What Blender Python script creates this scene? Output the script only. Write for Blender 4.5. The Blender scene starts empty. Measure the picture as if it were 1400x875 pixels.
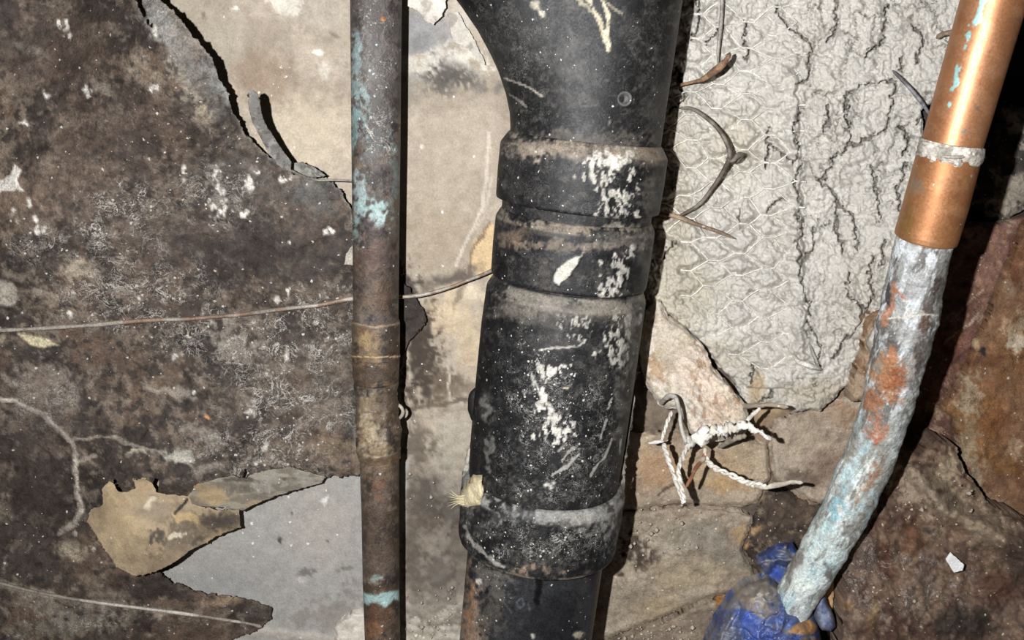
import bpy, math
import numpy as np
from mathutils import Vector

# ------------------------------------------------------------------ camera, world, light, exposure
S = bpy.context.scene
FPX, PITCH = 1300.0, math.radians(14.0)
CAM = np.array([0.0, -0.62, 0.52])
cd = bpy.data.cameras.new('camera'); cam = bpy.data.objects.new('camera', cd)
S.collection.objects.link(cam); S.camera = cam
cd.sensor_width = 36.0; cd.lens = 36.0 * FPX / 1400.0; cd.clip_start = 0.01
cam.location = CAM; cam.rotation_euler = (math.pi / 2 - PITCH, 0, 0)

w = bpy.data.worlds.new('world'); S.world = w; w.use_nodes = True
w.node_tree.nodes['Background'].inputs[0].default_value = (0.85, 0.92, 1.0, 1)
w.node_tree.nodes['Background'].inputs[1].default_value = 0.005

# the phone's flash, a little to the left of and above the lens
ld = bpy.data.lights.new('flash', 'POINT'); ld.energy = 27; ld.shadow_soft_size = 0.0035
ld.color = (0.985, 0.985, 1.0)
flash = bpy.data.objects.new('flash', ld); S.collection.objects.link(flash)
flash.location = (-0.058, -0.625, 0.535)

S.view_settings.view_transform = 'Standard'; S.view_settings.look = 'None'
S.view_settings.gamma = 1.0; S.view_settings.use_curve_mapping = False
S.view_settings.exposure = 0.0

# ------------------------------------------------------------------ helpers
cP, sP = math.cos(PITCH), math.sin(PITCH)

def unproj(px, py, Y):
    """photo pixel + world depth Y -> world point"""
    px, py, Y = np.broadcast_arrays(np.asarray(px, float), np.asarray(py, float), np.asarray(Y, float))
    a = (px - 700.0) / FPX; b = -(py - 437.5) / FPX
    dy = b * sP + cP; dz = b * cP - sP
    t = (Y - CAM[1]) / dy
    return np.stack([CAM[0] + a * t, Y, CAM[2] + dz * t], -1)

def depth(py, Y):
    b = -(py - 437.5) / FPX
    return (Y - CAM[1]) / (b * sP + cP)

def proj(P):
    d = P - CAM
    z = d[..., 1] * cP - d[..., 2] * sP
    u = d[..., 1] * sP + d[..., 2] * cP
    return 700 + FPX * d[..., 0] / z, 437.5 - FPX * u / z

_rng = np.random.RandomState(7)
TAB = _rng.rand(256, 256)

def vn(x, y, s=0):
    x = np.asarray(x, float) + s * 17.31; y = np.asarray(y, float) + s * 41.77
    xi = np.floor(x).astype(int); yi = np.floor(y).astype(int)
    fx = x - xi; fy = y - yi
    fx = fx * fx * (3 - 2 * fx); fy = fy * fy * (3 - 2 * fy)
    g = lambda i, j: TAB[(xi + i) & 255, (yi + j) & 255]
    return (g(0, 0) * (1 - fx) + g(1, 0) * fx) * (1 - fy) + (g(0, 1) * (1 - fx) + g(1, 1) * fx) * fy

def fbm(x, y, sc, s=0, o=4, gain=0.55):
    """sc = size of the largest features, in the units of x"""
    r = 0; a = 1; t = 0; f = 1.0 / sc
    for k in range(o):
        r = r + a * vn(x * f, y * f, s + k * 3.1); t += a; a *= gain; f *= 2.03
    r = r / t
    return np.clip((r - 0.5) * 1.7 + 0.5, 0, 1)

def ss(e0, e1, x):
    t = np.clip((x - e0) / (e1 - e0), 0, 1)
    return t * t * (3 - 2 * t)

def hexc(h):
    h = h.lstrip('#'); return np.array([int(h[i:i + 2], 16) / 255 for i in (0, 2, 4)])

def lin(c):
    return np.where(c <= 0.04045, c / 12.92, ((c + 0.055) / 1.055) ** 2.4)

def segd(x, y, pts, closed=False):
    pts = np.asarray(pts, float)
    d = np.full(x.shape, 1e9)
    n = len(pts)
    for i in range(n if closed else n - 1):
        a = pts[i]; b = pts[(i + 1) % n]; v = b - a; L = v @ v + 1e-9
        t = np.clip(((x - a[0]) * v[0] + (y - a[1]) * v[1]) / L, 0, 1)
        d = np.minimum(d, np.hypot(x - a[0] - t * v[0], y - a[1] - t * v[1]))
    return d

def sdf(x, y, pts):
    """signed distance to a closed polygon, positive inside"""
    pts = np.asarray(pts, float); n = len(pts)
    d = segd(x, y, pts, True)
    ins = np.zeros(x.shape, bool)
    for i in range(n):
        a = pts[i]; b = pts[(i + 1) % n]
        c = ((a[1] > y) != (b[1] > y)) & (x < (b[0] - a[0]) * (y - a[1]) / (b[1] - a[1] + 1e-12) + a[0])
        ins ^= c
    return np.where(ins, d, -d)

def voro(x, y, sx, sy, s=0, jit=0.9):
    """F1 distance, F2-F1 and a cell value"""
    u = x / sx; v = y / sy
    ui = np.floor(u).astype(int); vi = np.floor(v).astype(int)
    f1 = np.full(u.shape, 9.0); f2 = np.full(u.shape, 9.0); cid = np.zeros(u.shape)
    for i in (-1, 0, 1):
        for j in (-1, 0, 1):
            cx = ui + i; cy = vi + j
            h1 = TAB[(cx + s * 7) & 255, (cy + s * 13) & 255]; h2 = TAB[(cx + 91 + s) & 255, (cy + 57 + s * 5) & 255]
            d = np.hypot(cx + 0.5 + (h1 - .5) * jit - u, cy + 0.5 + (h2 - .5) * jit - v)
            n = d < f1
            f2 = np.where(n, f1, np.minimum(f2, d)); cid = np.where(n, h1, cid); f1 = np.where(n, d, f1)
    return f1, f2 - f1, cid

class Paint:
    """colour, web mask, speck mask and relief of the vertices of one surface"""
    def __init__(s, PX, PY, base='#808080', seed=0, rough=0.85):
        s.x = PX; s.y = PY; n = PX.shape; s.seed = seed
        s.c = np.zeros(n + (3,)) + hexc(base)
        s.web = np.zeros(n); s.spk = np.zeros(n) + 0.15; s.r = np.zeros(n) + rough; s.h = np.zeros(n)
        s.wx = (fbm(PX, PY, 22, seed + 31, 4) - .5); s.wy = (fbm(PX, PY, 22, seed + 57, 4) - .5)
        s.g = fbm(PX * 1.25, PY * .6, 6.5, seed + 131, 3)
        s.f = .5 * fbm(PX, PY, 11, seed + 77, 3) + .5 * fbm(PX, PY * .8, 4.5, seed + 99, 2)
    def mix(s, m, col):
        m = np.clip(m, 0, 1)[..., None]
        s.c = s.c * (1 - m) + hexc(col) * m
    def n(s, sc, col, lo=.5, hi=.7, k=1., seed=1, m=1., ax=1., ay=1., ang=0):
        """noise patches; m = a mask"""
        a = math.radians(ang); u_ = s.x * math.cos(a) + s.y * math.sin(a); v_ = -s.x * math.sin(a) + s.y * math.cos(a)
        v = fbm(u_ * ax, v_ * ay, sc, s.seed + seed, 5, .6)
        s.mix(ss(lo, hi, v) * k * m, col); return s
    def mb(s, x, y, rx, ry, ang=0, soft=.6, warp=14, grain=.35):
        X = s.x + s.wx * warp - x; Y = s.y + s.wy * warp - y; a = math.radians(ang)
        u = (X * math.cos(a) + Y * math.sin(a)) / rx; v = (-X * math.sin(a) + Y * math.cos(a)) / ry
        d = np.hypot(u, v) + (s.f - .5) * grain * 2
        return 1 - ss(1 - soft, 1 + soft * .4, d)
    def b(s, x, y, rx, ry, col, k=1., ang=0, soft=.6, warp=14, grain=.35, spk=None, web=None, h=0, frag=0):
        m = s.mb(x, y, rx, ry, ang, soft, warp, grain)
        if frag: m = m * (1 - frag * (1 - ss(.40, .56, s.g)))
        if col: s.mix(m * k, col)
        if spk is not None: s.spk += m * spk
        if web is not None: s.web += m * web
        if h: s.h += m * h
        return s
    def band(s, y0, y1, col, k=1., lo=.3, hi=.6, e=2.):
        m = ss(y0 - e, y0 + e, s.ty) * (1 - ss(y1 - e, y1 + e, s.ty))
        s.mix(m * k * ss(lo, hi, .5 * fbm(s.x, s.y, 30, s.seed + 200, 4) + .5 * s.f), col); return s
    def l(s, pts, w_, col, k=1., warp=6, grain=.5, soft=.5, h=0):
        X = s.x + s.wx * warp; Y = s.y + s.wy * warp
        d = segd(X, Y, pts) / w_ + (s.f - .5) * grain * 2
        m = 1 - ss(1 - soft, 1 + soft * .3, d)
        if col: s.mix(m * k, col)
        if h: s.h += m * h
        return s
    def p(s, pts, col, k=1., soft=2., warp=6, spk=None, web=None, h=0, shift=0):
        d = sdf(s.x + s.wx * warp, s.y + s.wy * warp, pts) + (s.f - .5) * soft * 2 - shift
        m = ss(-soft, soft, d)
        if col: s.mix(m * k, col)
        if spk is not None: s.spk += m * spk
        if web is not None: s.web += m * web
        if h: s.h += m * h
        s.m = m
        return s

# ------------------------------------------------------------------ materials (procedural)
MATS = {}
def material(name, fine=.25, fsc=900, mid=.25, msc=120, bump=.35, bdist=.0006, bsc=700, metal=0.0, spec=.4,
             webc='#c9c4ba', spkc='#d9d5cc', spksc=420, websc=70, wth=.022):
    if name in MATS: return MATS[name]
    m = bpy.data.materials.new(name); m.use_nodes = True; nt = m.node_tree; N = nt.nodes; L = nt.links
    bs = N['Principled BSDF']; MATS[name] = m
    def nd(t, **k):
        o = N.new(t)
        for a, b in k.items(): setattr(o, a, b)
        return o
    def mth(op, a, b=None, clamp=False):
        o = nd('ShaderNodeMath', operation=op, use_clamp=clamp)
        for i, v in enumerate((a, b)):
            if v is None: continue
            if isinstance(v, (int, float)): o.inputs[i].default_value = v
            else: L.new(v, o.inputs[i])
        return o.outputs[0]
    def noise(sc, det=4, rgh=.6, dist=0.):
        o = nd('ShaderNodeTexNoise'); L.new(co, o.inputs['Vector'])
        o.inputs['Scale'].default_value = sc; o.inputs['Detail'].default_value = det
        o.inputs['Roughness'].default_value = rgh; o.inputs['Distortion'].default_value = dist
        return o.outputs[0]
    def mr(v, a, b, c=0., d=1.):
        o = nd('ShaderNodeMapRange'); L.new(v, o.inputs[0])
        for i, q in enumerate((a, b, c, d)): o.inputs[i + 1].default_value = q
        return o.outputs[0]
    co = nd('ShaderNodeTexCoord').outputs['Object']
    ac = nd('ShaderNodeAttribute', attribute_name='Col'); ax = nd('ShaderNodeAttribute', attribute_name='Aux')
    sep = nd('ShaderNodeSeparateColor'); L.new(ax.outputs['Color'], sep.inputs[0])
    nf = noise(fsc, 3); nm = noise(msc, 6, .65)
    k = mth('ADD', mr(nf, .3, .7, 1 - fine, 1 + fine), mr(nm, .3, .7, -mid, mid))
    vm = nd('ShaderNodeVectorMath', operation='SCALE'); L.new(ac.outputs['Color'], vm.inputs[0]); L.new(k, vm.inputs['Scale'])
    # hair-thin webs
    r1 = mth('ABSOLUTE', mth('SUBTRACT', noise(websc, 5, .62, 1.2), .5)); r2 = mth('ABSOLUTE', mth('SUBTRACT', noise(websc * 2.3, 4, .6, 1.6), .52))
    wl = mth('MAXIMUM', mr(r1, .003, wth, 1, 0), mr(r2, .003, wth * 1.2, .85, 0))
    wm = mth('MULTIPLY', wl, mr(noise(websc * .8, 4), .42, .58, 0, 1)); wm = mth('MULTIPLY', wm, sep.outputs[0], True)
    mx = nd('ShaderNodeMix', data_type='RGBA'); L.new(wm, mx.inputs[0]); L.new(vm.outputs[0], mx.inputs[6])
    mx.inputs[7].default_value = (*lin(hexc(webc)), 1)
    # specks of lime and dust
    vo = nd('ShaderNodeTexVoronoi'); L.new(co, vo.inputs['Vector']); vo.inputs['Scale'].default_value = spksc
    vs = nd('ShaderNodeSeparateColor'); L.new(vo.outputs['Color'], vs.inputs[0])
    th = mth('ADD', mth('MULTIPLY', mth('POWER', vs.outputs[0], 4.), .34), .05)
    dd = mth('ADD', vo.outputs['Distance'], mr(nf, .3, .7, -.2, .2))
    inside = mth('LESS_THAN', dd, th)
    pick = mth('LESS_THAN', vs.outputs[1], mth('MULTIPLY', sep.outputs[1], mr(nm, .4, .65, .15, 1.3)))
    sm = mth('MULTIPLY', inside, pick)
    mx2 = nd('ShaderNodeMix', data_type='RGBA'); L.new(mth('MULTIPLY', sm, .8), mx2.inputs[0]); L.new(mx.outputs[2], mx2.inputs[6])
    mx2.inputs[7].default_value = (*lin(hexc(spkc)), 1)
    L.new(mx2.outputs[2], bs.inputs['Base Color'])
    L.new(mth('ADD', sep.outputs[2], mr(nf, .3, .7, -.08, .08), True), bs.inputs['Roughness'])
    bs.inputs['Specular IOR Level'].default_value = spec; bs.inputs['Metallic'].default_value = metal
    if metal:
        L.new(mth('MULTIPLY', ax.outputs['Alpha'], metal), bs.inputs['Metallic'])
    nb = noise(bsc, 5, .7)
    hh = mth('ADD', mth('ADD', nb, mth('MULTIPLY', nm, .8)), mth('ADD', mth('MULTIPLY', wm, .5), mth('MULTIPLY', sm, .6)))
    bp = nd('ShaderNodeBump'); bp.inputs['Strength'].default_value = bump; bp.inputs['Distance'].default_value = bdist
    L.new(hh, bp.inputs['Height']); L.new(bp.outputs[0], bs.inputs['Normal'])
    return m

M_plaster = material('old_plaster', fine=.16, mid=.17, bump=.5, spkc='#e6e0d4', spksc=330)
M_sheet = material('tar_paper', fine=.38, mid=.42, bump=.8, bdist=.0010, webc='#c6bfb4', spkc='#cfc8bc', spksc=380, websc=85, fsc=900, msc=190, bsc=480, wth=.026)
M_torn = material('torn_paper', fine=.14, mid=.16, bump=.6, bdist=.0008, webc='#b5ada1', spksc=380, msc=150)
M_cement = material('cement_render', fine=.10, mid=.08, bump=.9, bdist=.0010, bsc=420, spkc='#d8d4c8')
M_stone = material('stone', fine=.24, mid=.20, bump=1., bdist=.0011, bsc=420, spkc='#d6c9b4', msc=160)
M_timber = material('weathered_timber', fine=.35, mid=.35, bump=1., bdist=.0010, bsc=420, spkc='#c9bda8', spksc=380, webc='#a89a8a')
M_abs = material('black_plastic', fine=.35, mid=.40, bump=.35, bdist=.0004, spec=.28, spkc='#bdbab2', spksc=560, websc=130, webc='#a5a39c', msc=220, wth=.014)
M_copper = material('copper', fine=.08, mid=.08, bump=.12, bdist=.0003, metal=.6, spec=.5, bsc=500, spkc='#9fc9c4')
M_corr = material('corroded_copper', wth=.014, fine=.28, mid=.28, bump=.8, bdist=.0009, bsc=380, metal=.2, spkc='#b3c4c2', spksc=420, msc=180)
M_wire = material('wire', fine=.35, mid=.3, bump=.6, bdist=.0004, metal=.3)
M_crust = material('plaster_crust', fine=.12, mid=.15, bump=1., bdist=.0009, bsc=600)
M_plastic = material('blue_plastic', fine=.18, mid=.22, bump=.25, bdist=.0006, spec=.45, spkc='#b9b2a4', webc='#8e93a8')

# ------------------------------------------------------------------ mesh building
COL = S.collection
def put(name, me, parent=None, mat=None, smooth=True):
    o = bpy.data.objects.new(name, me); COL.objects.link(o)
    if mat: me.materials.append(mat)
    if smooth: me.polygons.foreach_set('use_smooth', np.ones(len(me.polygons), bool))
    if parent is not None:
        o.parent = parent
        o.matrix_parent_inverse = parent.matrix_basis.inverted()
    return o

def attrs(me, c, web, spk, r, met=None):
    n = len(me.vertices)
    a = me.color_attributes.new('Col', 'FLOAT_COLOR', 'POINT')
    d = np.ones((n, 4), np.float32); d[:, :3] = lin(np.clip(c.reshape(-1, 3), 0, 1)) ; a.data.foreach_set('color', d.ravel())
    a = me.color_attributes.new('Aux', 'FLOAT_COLOR', 'POINT')
    d = np.ones((n, 4), np.float32); d[:, 0] = np.clip(web.ravel(), 0, 1); d[:, 1] = np.clip(spk.ravel(), 0, 1); d[:, 2] = r.ravel()
    if met is not None: d[:, 3] = met.ravel()
    a.data.foreach_set('color', d.ravel())

def mesh_np(name, V, F):
    me = bpy.data.meshes.new(name)
    V = np.asarray(V, np.float32); F = np.asarray(F, np.int32)
    me.vertices.add(len(V)); me.vertices.foreach_set('co', V.ravel())
    k = F.shape[1]
    me.loops.add(F.size); me.loops.foreach_set('vertex_index', F.ravel())
    me.polygons.add(len(F)); me.polygons.foreach_set('loop_start', np.arange(0, F.size, k, dtype=np.int32))
    me.polygons.foreach_set('loop_total', np.full(len(F), k, np.int32))
    me.update(calc_edges=True); return me

def empty(name, loc):
    o = bpy.data.objects.new(name, None); COL.objects.link(o); o.location = [float(v) for v in loc]
    o.empty_display_size = .02; return o

def tag(o, label, cat, group=None):
    o['label'] = label; o['category'] = cat
    if group: o['group'] = group
    return o

def grid(x0, x1, y0, y1, st):
    xs = np.arange(x0, x1 + st, st); ys = np.arange(y0, y1 + st, st)
    return np.meshgrid(xs, ys)

def slab(name, poly, Yf, step, painter, mat, thick=.004, enoise=2., esc=10, rnd=0., rw=6., parent=None, seed=3, holes=(), solid=0., base='#808080', dome=0., domew=40.):
    """a torn or broken piece: outline given where the piece lies, real depth from Yf, front relief from the painter,
       broken edges turned back towards the wall"""
    poly = np.asarray(poly, float)
    X, Y = grid(poly[:, 0].min() - 4, poly[:, 0].max() + 4, poly[:, 1].min() - 4, poly[:, 1].max() + 4, step)
    en = lambda x, y: (fbm(x, y, esc, seed, 4, .65) - .5) * 2 * enoise
    D = sdf(X, Y, poly) + en(X, Y)
    for hp in holes: D = np.minimum(D, -sdf(X, Y, hp) + .4 * en(X, Y))
    gy, gx = np.gradient(D, step); g = np.hypot(gx, gy) + 1e-6
    f = (D[:-1, :-1] > 0) | (D[1:, :-1] > 0) | (D[:-1, 1:] > 0) | (D[1:, 1:] > 0)
    out = D < 0
    mv = np.where(out, np.clip(-D, 0, step * 1.5), 0)
    X2 = X + mv * gx / g; Y2 = Y + mv * gy / g
    P = Paint(X2, Y2, base, seed); P.D = np.maximum(D, 0)
    if painter: painter(P)
    dd = np.maximum(D, 0)
    Yd = Yf(X2, Y2) - P.h + rnd * (1 - ss(0, rw, dd)) ** 2
    if dome: Yd = Yd - dome * np.sqrt(1 - (1 - np.clip(dd / domew, 0, 1)) ** 2 + 1e-6)
    V = unproj(X2, Y2, Yd).reshape(-1, 3)
    nr, nc = X.shape; idx = np.arange(nr * nc).reshape(nr, nc)
    q = np.stack([idx[:-1, :-1], idx[1:, :-1], idx[1:, 1:], idx[:-1, 1:]], -1)[f]
    used = np.unique(q); rm = np.full(nr * nc, -1); rm[used] = np.arange(len(used))
    q = rm[q]; V = V[used]
    c = P.c.reshape(-1, 3)[used]; wb = P.web.ravel()[used]; sp = P.spk.ravel()[used]; rr = P.r.ravel()[used]
    if thick:   # broken edge all round
        E = np.concatenate([q[:, [0, 1]], q[:, [1, 2]], q[:, [2, 3]], q[:, [3, 0]]])
        key = np.sort(E, 1); kk = key[:, 0].astype(np.int64) * 10000000 + key[:, 1]
        u, inv, cnt = np.unique(kk, return_inverse=True, return_counts=True)
        B = E[cnt[inv] == 1]
        bv = np.unique(B); m2 = np.full(len(V), -1); m2[bv] = len(V) + np.arange(len(bv))
        Vb = V[bv].copy(); Vb[:, 1] += thick
        q = np.concatenate([q, np.stack([B[:, 1], B[:, 0], m2[B[:, 0]], m2[B[:, 1]]], 1)])
        V = np.concatenate([V, Vb]); c = np.concatenate([c, c[bv] * .9]); wb = np.concatenate([wb, wb[bv]]); sp = np.concatenate([sp, sp[bv]]); rr = np.concatenate([rr, rr[bv]])
    me = mesh_np(name, V, q); attrs(me, c, wb, sp, rr)
    o = put(name, me, parent, mat)
    if solid:
        md = o.modifiers.new('thickness', 'SOLIDIFY'); md.thickness = solid; md.offset = -1
    return o

def catmull(pts, n):
    p = np.asarray(pts, float); p = np.vstack([2 * p[0] - p[1], p, 2 * p[-1] - p[-2]])
    out = []
    for i in range(1, len(p) - 2):
        for t in np.linspace(0, 1, n, endpoint=False):
            a, b, c, d = p[i - 1], p[i], p[i + 1], p[i + 2]
            out.append(.5 * (2 * b + (c - a) * t + (2 * a - 5 * b + 4 * c - d) * t * t + (3 * b - a - 3 * c + d) * t ** 3))
    out.append(p[-2]); return np.array(out)

def tube(name, pts, rpx, mat, col='#777777', parent=None, seg=10, sub=6, lump=0., seed=1, col2=None, spk=.1, rough=.7, lsc=8):
    """a bent wire; pts = (px, py, Y), rpx radius in photo pixels at that depth"""
    p = catmull(np.array(pts, float), sub)
    C = unproj(p[:, 0], p[:, 1], p[:, 2]); n = len(C)
    r = np.interp(np.linspace(0, 1, n), np.linspace(0, 1, len(rpx)), rpx) if np.ndim(rpx) else np.full(n, float(rpx))
    R = r * depth(p[:, 1], p[:, 2]) / FPX
    T = np.gradient(C, axis=0); T /= np.linalg.norm(T, axis=1)[:, None] + 1e-12
    up = np.array([0, 1., 0]); U = np.cross(T, up); U /= np.linalg.norm(U, axis=1)[:, None] + 1e-9; W = np.cross(U, T)
    th = np.linspace(0, 2 * np.pi, seg, endpoint=False)
    s_ = np.arange(n)[:, None] * np.ones(seg); tt = np.ones(n)[:, None] * th
    rr = R[:, None] * (1 + lump * (fbm(s_ * 1.0, np.cos(tt) * 6 + 3 * np.sin(tt), lsc, seed, 4) - .5) * 2)
    taper = np.clip(np.minimum(np.arange(n), np.arange(n)[::-1]) / 1.5, .25, 1)[:, None]
    rr = rr * taper
    V = C[:, None] + rr[..., None] * (np.cos(th)[None, :, None] * U[:, None] + np.sin(th)[None, :, None] * W[:, None])
    i = np.arange(n - 1)[:, None] * seg; j = np.arange(seg)[None]; j2 = (j + 1) % seg
    F = np.stack([i + j, i + seg + j, i + seg + j2, i + j2], -1).reshape(-1, 4)
    V = V.reshape(-1, 3)
    V = np.vstack([V, C[0], C[-1]])
    a = len(V) - 2
    jj = np.arange(seg)
    F = np.vstack([F, np.stack([np.full(seg, a), jj, (jj + 1) % seg, np.full(seg, a)], 1)])
    F2 = np.stack([np.full(seg, a + 1), (n - 1) * seg + (jj + 1) % seg, (n - 1) * seg + jj, np.full(seg, a + 1)], 1)
    faces = [tuple(f) for f in F[:-seg].tolist()] + [(a, k, (k + 1) % seg) for k in range(seg)] + [(a + 1, (n - 1) * seg + (k + 1) % seg, (n - 1) * seg + k) for k in range(seg)]
    me = bpy.data.meshes.new(name); me.from_pydata(V.tolist(), [], faces)
    c = np.zeros((len(V), 3)) + hexc(col)
    if col2:
        m = ss(.4, .62, fbm(np.arange(len(V)) / seg * 1., np.zeros(len(V)), 7, seed + 9, 3))[:, None]; c = c * (1 - m) + hexc(col2) * m
    attrs(me, c, np.zeros(len(V)), np.zeros(len(V)) + spk, np.zeros(len(V)) + rough)
    return put(name, me, parent, mat)

def lathe(name, stations, mat, painter, parent, seg=300, dz=2.0, base='#222222', seed=5, fixed_axis=None, shift=None, cap=True, warpfn=None, rough=.5, metal=False):
    """round pipe part; stations = (px, py, Y, r_px) along the axis; rings stand square to the axis"""
    st = np.array(stations, float)
    C0 = unproj(st[:, 0], st[:, 1], st[:, 2]); R0 = st[:, 3] * depth(st[:, 1], st[:, 2]) / FPX
    L = np.concatenate([[0], np.cumsum(np.linalg.norm(np.diff(C0, axis=0), axis=1) + np.abs(np.diff(R0)) * .3 + 1e-6)])
    k = max(2, int(np.hypot(*(st[-1, :2] - st[0, :2])) / dz))
    t = np.unique(np.concatenate([np.linspace(0, L[-1], k), L])); t = t[np.concatenate([[True], np.diff(t) > 6e-5])]
    C = np.stack([np.interp(t, L, C0[:, i]) for i in range(3)], 1); R = np.interp(t, L, R0); pys = np.interp(t, L, st[:, 1])
    n = len(t)
    if fixed_axis is not None: T = np.zeros((n, 3)) + fixed_axis
    else:
        kk = 9; Cs = C.copy(); Tn = np.zeros_like(C)
        for i in range(n):
            a, b = max(0, i - kk), min(n - 1, i + kk); Tn[i] = C[b] - C[a]
        T = Tn
    T = T / np.linalg.norm(T, axis=1)[:, None]
    U = np.cross(T, np.array([0, 1., 0])); U /= np.linalg.norm(U, axis=1)[:, None]
    U = np.where((U[:, 0] < 0)[:, None], -U, U)            # U to the right
    W = np.cross(U, T); W = np.where((W[:, 1] > 0)[:, None], -W, W)   # W to the viewer
    th = np.linspace(0, 2 * np.pi, seg, endpoint=False)
    a = np.cos(th)[None, :] * np.ones((n, 1)); b = np.sin(th)[None, :] * np.ones((n, 1))
    V = C[:, None] + R[:, None, None] * (a[..., None] * U[:, None] + b[..., None] * W[:, None])
    if shift is not None:
        sh = np.interp(pys, shift[0], shift[1]) * depth(pys, -.1) / FPX
        s_ = ss(-.05, 1., -a) * .55 + .45 * ss(-.35, .9, -a)
        s_ = s_ / s_.max()
        V = V - (sh[:, None] * s_)[..., None] * U[:, None]
    PX, PY = proj(V)
    back = b < 0
    PXp = np.where(back, PX * 1.0 + 5000, PX)               # markings only on the side they are seen on
    P = Paint(PXp, PY, base, seed, rough); P.th = th[None, :] * np.ones((n, 1)); P.ty = pys[:, None] * np.ones((n, seg)); P.met = np.ones((n, seg))
    if painter: painter(P)
    nrm = a[..., None] * U[:, None] + b[..., None] * W[:, None]
    V = V + nrm * P.h[..., None]
    i = np.arange(n - 1)[:, None] * seg; j = np.arange(seg)[None]; j2 = (j + 1) % seg
    F = np.stack([i + j, i + j2, i + seg + j2, i + seg + j], -1).reshape(-1, 4)
    Vf = V.reshape(-1, 3); c = P.c.reshape(-1, 3); wb = P.web.ravel(); sp = P.spk.ravel(); rr = P.r.ravel(); mt = P.met.ravel()
    if cap:
        Vf = np.vstack([Vf, C[0], C[-1]]); na = n * seg; jj = np.arange(seg)
        F = np.vstack([F, np.stack([np.full(seg // 2, na), jj[::2], jj[1::2], np.roll(jj, -2)[::2]], 1),
                       np.stack([np.full(seg // 2, na + 1), (n - 1) * seg + np.roll(jj, -2)[::2], (n - 1) * seg + jj[1::2], (n - 1) * seg + jj[::2]], 1)])
        e = lambda v: np.concatenate([v, [v[0], v[-1]]])
        c = np.vstack([c, c[0], c[-1]]); wb = e(wb); sp = e(sp); rr = e(rr); mt = e(mt)
    me = mesh_np(name, Vf, F); attrs(me, c, wb, sp, rr, mt)
    me.validate()
    return put(name, me, parent, mat)

# ------------------------------------------------------------------ the setting: back wall and ground
def Ywall(x, y):
    xe = np.interp(y, [-200, 150, 300, 390, 500, 660, 760, 1100], [1290, 1285, 1252, 1212, 1190, 1172, 1130, 1100])
    return .0 + .06 * ss(0, 24, x - xe) + .002 * (fbm(x, y, 180, 3, 3) - .5)

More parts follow.
